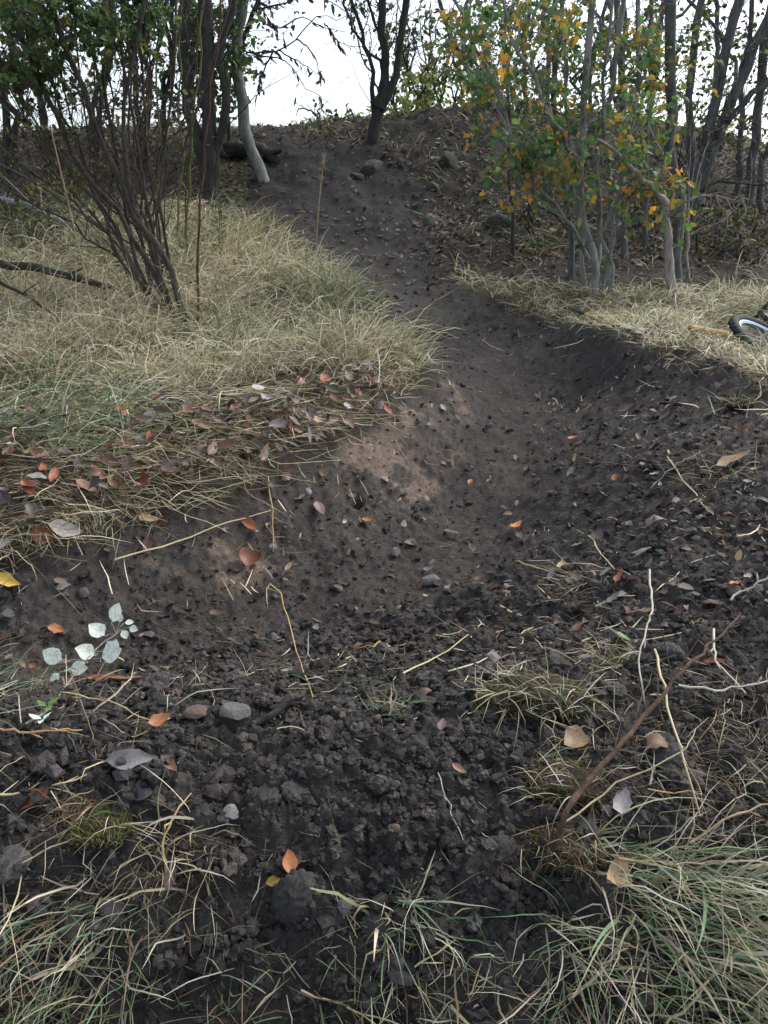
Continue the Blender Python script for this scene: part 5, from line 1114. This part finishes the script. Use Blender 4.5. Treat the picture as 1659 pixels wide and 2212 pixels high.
stick('brown_branch', 'knotty brown branch slanting up the mound at lower right', [(1205,1880,.03),(1215,1800,.06),(1250,1720,.07),(1330,1620,.08),(1400,1540,.09),(1470,1470,.10),(1540,1395,.11),(1600,1325,.12)], .0075, .0025, M_brbr, n=26, wob_=.0025, side=7)
stick('rotten_twig', 'dark rotten twig with pale broken end on the mound crest', [(655,1512,.02),(620,1530,.03),(585,1560,.02),(545,1580,.01)], .009, .008, M_bdark, 'twig')
stick('twig', 'thin grey twig behind the pale-leaved twig', [(235,1305,.02),(290,1325,.02),(340,1345,.015),(375,1365,.01)], .002, .003, M_bmid, 'twig')
stick('twig', 'crooked twig at the foot of the right bank', [(1125,1335,.01),(1160,1315,.02),(1180,1290,.02)], .003, .002, M_bdark, 'twig', side=1)
stick('twig', 'thin branching straw twig on the right bank below the small orange leaf', [(1405,1060,.02),(1450,1020,.04),(1510,985,.03)], .002, .0012, M_root, 'twig', side=3)

# twig with pale snowberry-like leaves
pl = leaf_mat('pale_leaf', (.74, .84, .76), .35, .5, .15, spots=True, spec=.3)
PLM = [leaf_mesh('leaf', pl, 900 + i, wd=[.85, .75, .95][i], curl=.25, fold=.2, ragged=.05, petiole=.12, point=.9, n=7) for i in range(3)]
base = ground(60, 1585, .02); t = Tree('pale_leaved_twig', 'twig with round silvery white-green leaves lying on the soil at left', 'twig', base, M_brbr)
c = spline([base] + [ground(a, b_, u) for a, b_, u in [(110,1530,.025),(170,1455,.035),(215,1400,.04),(250,1365,.04)]], 16); b = Buf(); tube(b, c - base, np.linspace(.0034, .0016, 16), 5); b.obj('stem', M_bpale, t.root)
for px, py, L, dx, dz in [(242,1342,46,.35,1.0),(228,1368,44,-.5,.4),(232,1388,36,.6,-.5),(235,1412,36,.3,.7),(208,1418,46,-.5,.5),(218,1432,50,1.,.25),(190,1440,48,-.8,-.3),(140,1440,48,-.6,.4),(150,1452,40,1.,.1),(133,1462,40,-.7,-.8),(262,1356,22,.3,-1.),(268,1346,20,.8,.3),(257,1340,20,.2,.9),(278,1352,20,.9,-.3)]:
    q = ground(px, py, .04); j_ = int(np.argmin(np.linalg.norm(c - q, axis=1))); b = Buf(); tube(b, spline([c[j_] - base, .5 * (c[j_] + q) - base + (0, 0, .004), q - base], 5), .0010, 4); b.obj('petiole', M_bpale, t.root)
    hang_leaf(t, PLM[int(rng.integers(3))], q, RT * dx + UP * dz + rng.normal(0, .12, 3), -FW * .8 + (0, 0, .5) + rng.normal(0, .35, 3), L * .95 * depth_of(q) / F_PX)
def weed(name, label, px, py, leaves, L, mat, spread, up, cat='plant', lean=(0, 0), stemcol=(.10, .15, .05), wd=.5, rad=.0015):
    q = ground(px, py); t = Tree(name, label, cat, q, M_bmoss); me = [leaf_mesh('leaf', mat, len(label) + i, wd=wd, curl=.5, fold=.25, ragged=.04, petiole=.2) for i in range(2)]
    for s_ in range(max(1, leaves // 9)):
        top = np.array([rng.normal(lean[0], spread * .4), lean[1], up * rng.uniform(.7, 1.1)]); c = spline([(0, 0, -.01), top * .5 + rng.normal(0, up * .05, 3), top], 8); b = Buf(); tube(b, c, np.linspace(rad, rad * .5, 8), 4); b.obj('stem', M_bmoss, t.root)
        m = min(9, leaves)
        for i in range(m):
            u = 7 * (.25 + .75 * (i + .5) / m) if leaves > 4 else 7; j = min(6, int(u)); p = q + c[j] + (c[j + 1] - c[j]) * min(1, u - j); a = 2.4 * i + rng.uniform(0, 1); hang_leaf(t, me[i % 2], p, (math.cos(a), math.sin(a), .35), (0, 0, 1.), L * rng.uniform(.7, 1.2))
GL = leaf_mat('weed_leaf', (.13, .24, .06), .35, .5, .25, spots=False); DL = leaf_mat('dark_weed_leaf', (.07, .14, .035), .35, .5, .25, spots=False); WL_ = leaf_mat('whitish_leaf', (.52, .64, .55), .2, .5, .1, spots=False)
weed('seedling', 'bright green three-leaved seedling in the leaf band at left', 195, 968, 4, .055, GL, .03, .03, wd=.5)
weed('leafy_sapling', 'fresh green leafy sapling growing at the back of the hump', 482, 590, 54, .06, DL, .22, .55, 'sapling', wd=.42, rad=.003)
weed('leafy_sapling', 'small green sprout near the base of the ivy-clad trunk', 520, 470, 27, .05, DL, .2, .35, 'sapling', wd=.5, rad=.003)
weed('leafy_sapling', 'low green sprout at the crest left edge of the gap', 440, 345, 18, .06, DL, .2, .3, 'sapling', wd=.5, rad=.003)
weed('white_leaved_plant', 'tiny plant with whitish leaves at the edge of the grass by the track', 697, 590, 5, .045, WL_, .04, .12, wd=.5)
weed('weed', 'small bright green weed on the dark soil of the slope', 895, 638 - 20, 4, .04, GL, .03, .04)
weed('weed', 'little green weed at the foot of the bare slope', 812, 572, 4, .05, GL, .03, .05)
weed('weed', 'single whitish leaf and stalk among the blades at left', 95, 1600, 3, .03, WL_, .01, .03)
weed('weed', 'green two-leaved sprig beside the whitish leaf at left', 110, 1565, 3, .035, GL, .01, .03)
# tall dry stalks
for lab, pts, w, hd in [('tall reed-like grass stalk with a feathery head before the dark slope', [(682,540,.0),(688,450,None),(694,390,None),(700,340,None)], 4, 1), ('tall dry stalk leaning before the leaning bush', [(205,720,.0),(185,600,None),(150,450,None),(108,270,None)], 5, 0), ('thin upright stalk on the lower track', [(823,735,0),(826,660,None),(832,620,None)], 3, 0),
                        ('dry stalk bent over the track edge', [(905,735,0),(930,660,None),(960,640,None),(1010,608,None)], 4, 0), ('forked reddish dead stalk in the grass left of the bush', [(205,720,0),(225,600,None),(240,545,None)], 5, 0), ('straw stalk standing in the grass at the back of the hump', [(715,600,0),(710,570,None),(695,530,None)], 4, 0)]:
    g0 = ground(pts[0][0], pts[0][1]); w_ = [g0] + [P(q[0], q[1], g0[1] - .05) for q in pts[1:]]; c = spline(w_, 14); b = Buf(); r = w * depth_of(g0) / F_PX * .5; tube(b, c, np.linspace(r, r * .5, 14), 5, np.array((.36, .27, .16)))
    if hd:
        k = 90; i = rng.integers(10, 14, k); ribbons(b, c[i] + rng.normal(0, .008, (k, 3)), U(0, 6.28, k), U(.03, .06, k), U(.1, .5, k), U(.3, .8, k), U(.003, .005, k), pick([(.30, .24, .18), (.38, .32, .26)], [1, 1], k), 2, floor=False)
    tag(b.obj('dry_stalk', M_straw, loc=g0), lab, 'stalk')

# ------------------------------------------------------------------ tool lying in the grass
M_blk = plain('black_rubber', (.018, .018, .02), .6); M_yel = plain('yellow_plastic', (.40, .33, .08), .6); M_gmet = plain('grey_blue_metal', (.30, .37, .40), .45, .4); M_wood = bark_mat('tool_wood', (.30, .19, .09), (.46, .31, .16), None, 10)
def segtube(root, name, a, b_, r0, r1, mat, sides=8, n=6):
    b = Buf(); tube(b, np.linspace(a, b_, n) - root, np.linspace(r0, r1, n), sides, lump=.03); o = b.obj(name, mat, TOOL); return o
pa, pb = ground(1218, 657, .03), ground(1380, 721, .012); TOOL = empty('garden_tool', pa, 'black and yellow handled garden tool half hidden in the grass of the right bank', 'tool')
L_ = lambda u: pa + (pb - pa) * u
segtube(pa, 'grip', L_(0), L_(.18), .017, .015, M_blk); segtube(pa, 'shaft', L_(.17), L_(.36), .011, .011, M_blk); segtube(pa, 'shaft', L_(.35), L_(.80), .013, .013, M_yel); segtube(pa, 'collar', L_(.52), L_(.60), .015, .015, M_blk)
b = Buf(); d = (pb - pa) / np.linalg.norm(pb - pa); sd2 = np.cross(d, (0, 0, 1)); o0 = L_(.79) - pa; ll = np.linalg.norm(pb - pa) * .23
prof = [(0, .016), (.25, .03), (.7, .034), (1, .022)]; vv = []
for u, w in prof:
    for z_ in (-.004, .004):
        for s_ in (-1, 1): vv.append(o0 + d * ll * u + sd2 * w * s_ + np.array([0, 0, z_ + .012 * math.sin(u * 3)]))
ff = []
for i in range(3):
    a = i * 4; ff += [(a, a + 1, a + 5, a + 4), (a + 2, a + 6, a + 7, a + 3), (a, a + 4, a + 6, a + 2), (a + 1, a + 3, a + 7, a + 5)]
ff += [(0, 2, 3, 1), (12, 13, 15, 14)]; b.add(np.array(vv), np.array(ff)); b.obj('blade', M_gmet, TOOL, smooth=False)
pa, pb = ground(1490, 708, .05), ground(1572, 724, .04); TOOL = empty('wooden_handle', pa, 'tan wooden tool handle poking out of the grass left of the bicycle wheel', 'tool handle')
segtube(pa, 'shaft', pa, pa + (pb - pa) * .9, .016, .018, M_wood); segtube(pa, 'end_cap', pa + (pb - pa) * .89, pb, .020, .017, M_wood)

# ------------------------------------------------------------------ bicycle lying at the right edge
def bicycle():
    ctr = P(1690, 765, 4.42); a35 = R(42)
    V = ctr / np.linalg.norm(ctr); r_ = np.cross(V, UP); r_ /= np.linalg.norm(r_); u_ = np.cross(r_, V)
    Mx = r_ * math.cos(a35) - u_ * math.sin(a35); perp = r_ * math.sin(a35) + u_ * math.cos(a35); N2 = perp * .21 + V * .978; N2 -= Mx * (N2 @ Mx); N2 /= np.linalg.norm(N2); n = np.cross(Mx, N2)
    root = empty('bicycle', ctr, 'bicycle lying in the grass with its black-tyred wheel in view at the right edge', 'bicycle')
    root.rotation_mode = 'QUATERNION'; root.rotation_quaternion = Matrix((Vector(Mx), Vector(N2), Vector(n))).transposed().to_quaternion()
    tyre_m = plain('tyre_rubber', (.020, .020, .022), .8, 0, .3); rim_m = plain('silver_rim', (.22, .27, .34), .4, .5); blk = plain('black_metal', (.02, .02, .022), .4); fr = plain('blue_black_paint', (.02, .03, .06), .3); st = plain('spoke_steel', (.45, .45, .46), .3, .9)
    def lathe(prof, seg=56):
        pr = np.array(prof); k = len(pr); a = np.arange(seg) * 2 * np.pi / seg
        v = np.stack([pr[None, :, 0] * np.cos(a)[:, None], pr[None, :, 0] * np.sin(a)[:, None], np.broadcast_to(pr[None, :, 1], (seg, k))], -1).reshape(-1, 3)
        i = np.arange(seg)[:, None] * k; i2 = ((np.arange(seg) + 1) % seg)[:, None] * k; j = np.arange(k)[None]; j2 = (j + 1) % k
        return v, np.stack([i + j, i2 + j, i2 + j2, i + j2], -1).reshape(-1, 4)
    def wheel(cx, cy):
        off = np.array([cx, cy, 0.]); wr = bpy.data.objects.new('wheel', None); C.objects.link(wr); wr.parent = root; wr.location = off
        th = np.arange(14) * 2 * np.pi / 14; b = Buf(); b.add(*lathe([(.325 + .027 * math.cos(t_), .027 * math.sin(t_)) for t_ in th]))
        for i in range(84):                       # tread knobs
            a = i * 2 * np.pi / 84
            for z_ in (-.014, 0, .014):
                if (i + (z_ == 0)) % 2: continue
                e = np.array([math.cos(a), math.sin(a), 0]); tt = np.array([-math.sin(a), math.cos(a), 0]); p = e * (.350 - abs(z_) * .25) + np.array([0, 0, z_]); q = [p + e * u * .004 + tt * v_ * .006 + np.array([0, 0, w_ * .005]) for u in (-1, 1) for v_ in (-1, 1) for w_ in (-1, 1)]
                b.add(np.array(q), np.array([(0, 1, 3, 2), (4, 6, 7, 5), (0, 4, 5, 1), (2, 3, 7, 6), (0, 2, 6, 4), (1, 5, 7, 3)]))
        b.obj('tyre', tyre_m, wr)
        b = Buf(); b.add(*lathe([(.307, -.013), (.309, .013), (.292, .014), (.280, .006), (.280, -.006), (.292, -.014)])); b.obj('rim', rim_m, wr, smooth=False)
        b = Buf(); tube(b, [(0, 0, -.05), (0, 0, -.03), (0, 0, 0), (0, 0, .03), (0, 0, .05)], [.012, .026, .017, .026, .012], 12); b.obj('hub', blk, wr)
        b = Buf(); b.add(*lathe([(.08, .030), (.08, .032), (.055, .032), (.055, .030)], 32)); b.obj('brake_disc', st, wr)
        for i in range(28):
            a = i * 2 * np.pi / 28; a2 = a + (.35 if i % 2 else -.35); z_ = .03 if i % 4 < 2 else -.03; b = Buf(); tube(b, [(.02 * math.cos(a2), .02 * math.sin(a2), z_), (.285 * math.cos(a), .285 * math.sin(a), 0)], .0011, 4); b.obj('spoke', st, wr)
    # local frame: wheels roll along +y, the bike's top faces -x ... kept in the plane of the wheel
    ax = lambda u, v, w=0.: np.array([u * .85 + v * -.527, u * .527 * -1 + v * -.85, w]) * np.array([1, -1, 1])
    rear = ax(1.08, 0); wheel(0, 0); wheel(rear[0], rear[1])
    hb, ht, bb_, seat = ax(.16, .42), ax(.12, .53), ax(.64, -.03), ax(.80, .46)
    for nm, p_, q_, r_, m_ in [('down_tube', hb, bb_, .021, fr), ('top_tube', ht, seat * .9 + bb_ * .1, .018, fr), ('seat_tube', bb_, seat, .017, fr), ('head_tube', hb, ht, .023, fr), ('seat_post', seat, ax(.84, .62), .014, blk)]:
        b = Buf(); tube(b, np.linspace(p_, q_, 5), r_, 10); b.obj(nm, m_, root)
    for s_ in (-1, 1):
        w = np.array([0, 0, .058 * s_]); b = Buf(); tube(b, np.array([(0, 0, .052 * s_), ax(.06, .18) + w, ax(.12, .36) + w]), [.012, .017, .018], 10); b.obj('fork_leg', blk, root)
        b = Buf(); tube(b, np.array([bb_ + w * .6, bb_ * .5 + rear * .5 + w, rear + w]), .011, 8); b.obj('chain_stay', fr, root); b = Buf(); tube(b, np.array([seat + w * .3, seat * .5 + rear * .5 + w * .9, rear + w]), .009, 8); b.obj('seat_stay', fr, root)
        b = Buf(); tube(b, np.array([bb_ + (0, 0, .06 * s_), bb_ + ax(.12 * s_, -.1) + (0, 0, .075 * s_)]), .012, 8); tube(b, np.array([bb_ + ax(.12 * s_, -.1) + (0, 0, .07 * s_), bb_ + ax(.12 * s_, -.1) + (0, 0, .17 * s_)]), [.02, .03], 6); b.obj('crank', blk, root)
        b = Buf(); tube(b, np.array([(*ax(.06, .62)[:2], .0), (*ax(.08, .63)[:2], .18 * s_), (*ax(.12, .63)[:2], .35 * s_)]), .013, 8); b.obj('handlebar', blk, root); b = Buf(); tube(b, np.array([(*ax(.10, .63)[:2], .25 * s_), (*ax(.125, .63)[:2], .365 * s_)]), .017, 8); b.obj('grip', M_blk, root)
    b = Buf(); tube(b, np.array([ht, ax(.06, .62)]), .018, 8); b.obj('stem', blk, root); b = Buf(); tube(b, np.array([ax(.12, .36) + (0, 0, -.06), ax(.12, .36) + (0, 0, .06)]), .022, 8); b.obj('fork_crown', blk, root)
    b = Buf(); v, f = ICO[2]; e1, e2 = ax(1, 0), ax(0, 1); s_ = v[:, 0:1] * e1 * .13 + v[:, 1:2] * e2 * .028 + v[:, 2:3] * np.array([0, 0, 1.]) * (.065 - .04 * np.clip(-v[:, 0:1] + .2, 0, 1)); b.add(s_ + ax(.85, .64), f); b.obj('saddle', blk, root)
    b = Buf(); b.add(*lathe([(.08, .05), (.08, .054), (.04, .054), (.04, .05)], 28)); b.v = [x_ + bb_.astype(np.float32) for x_ in b.v]; b.obj('chainring', blk, root)
bicycle()
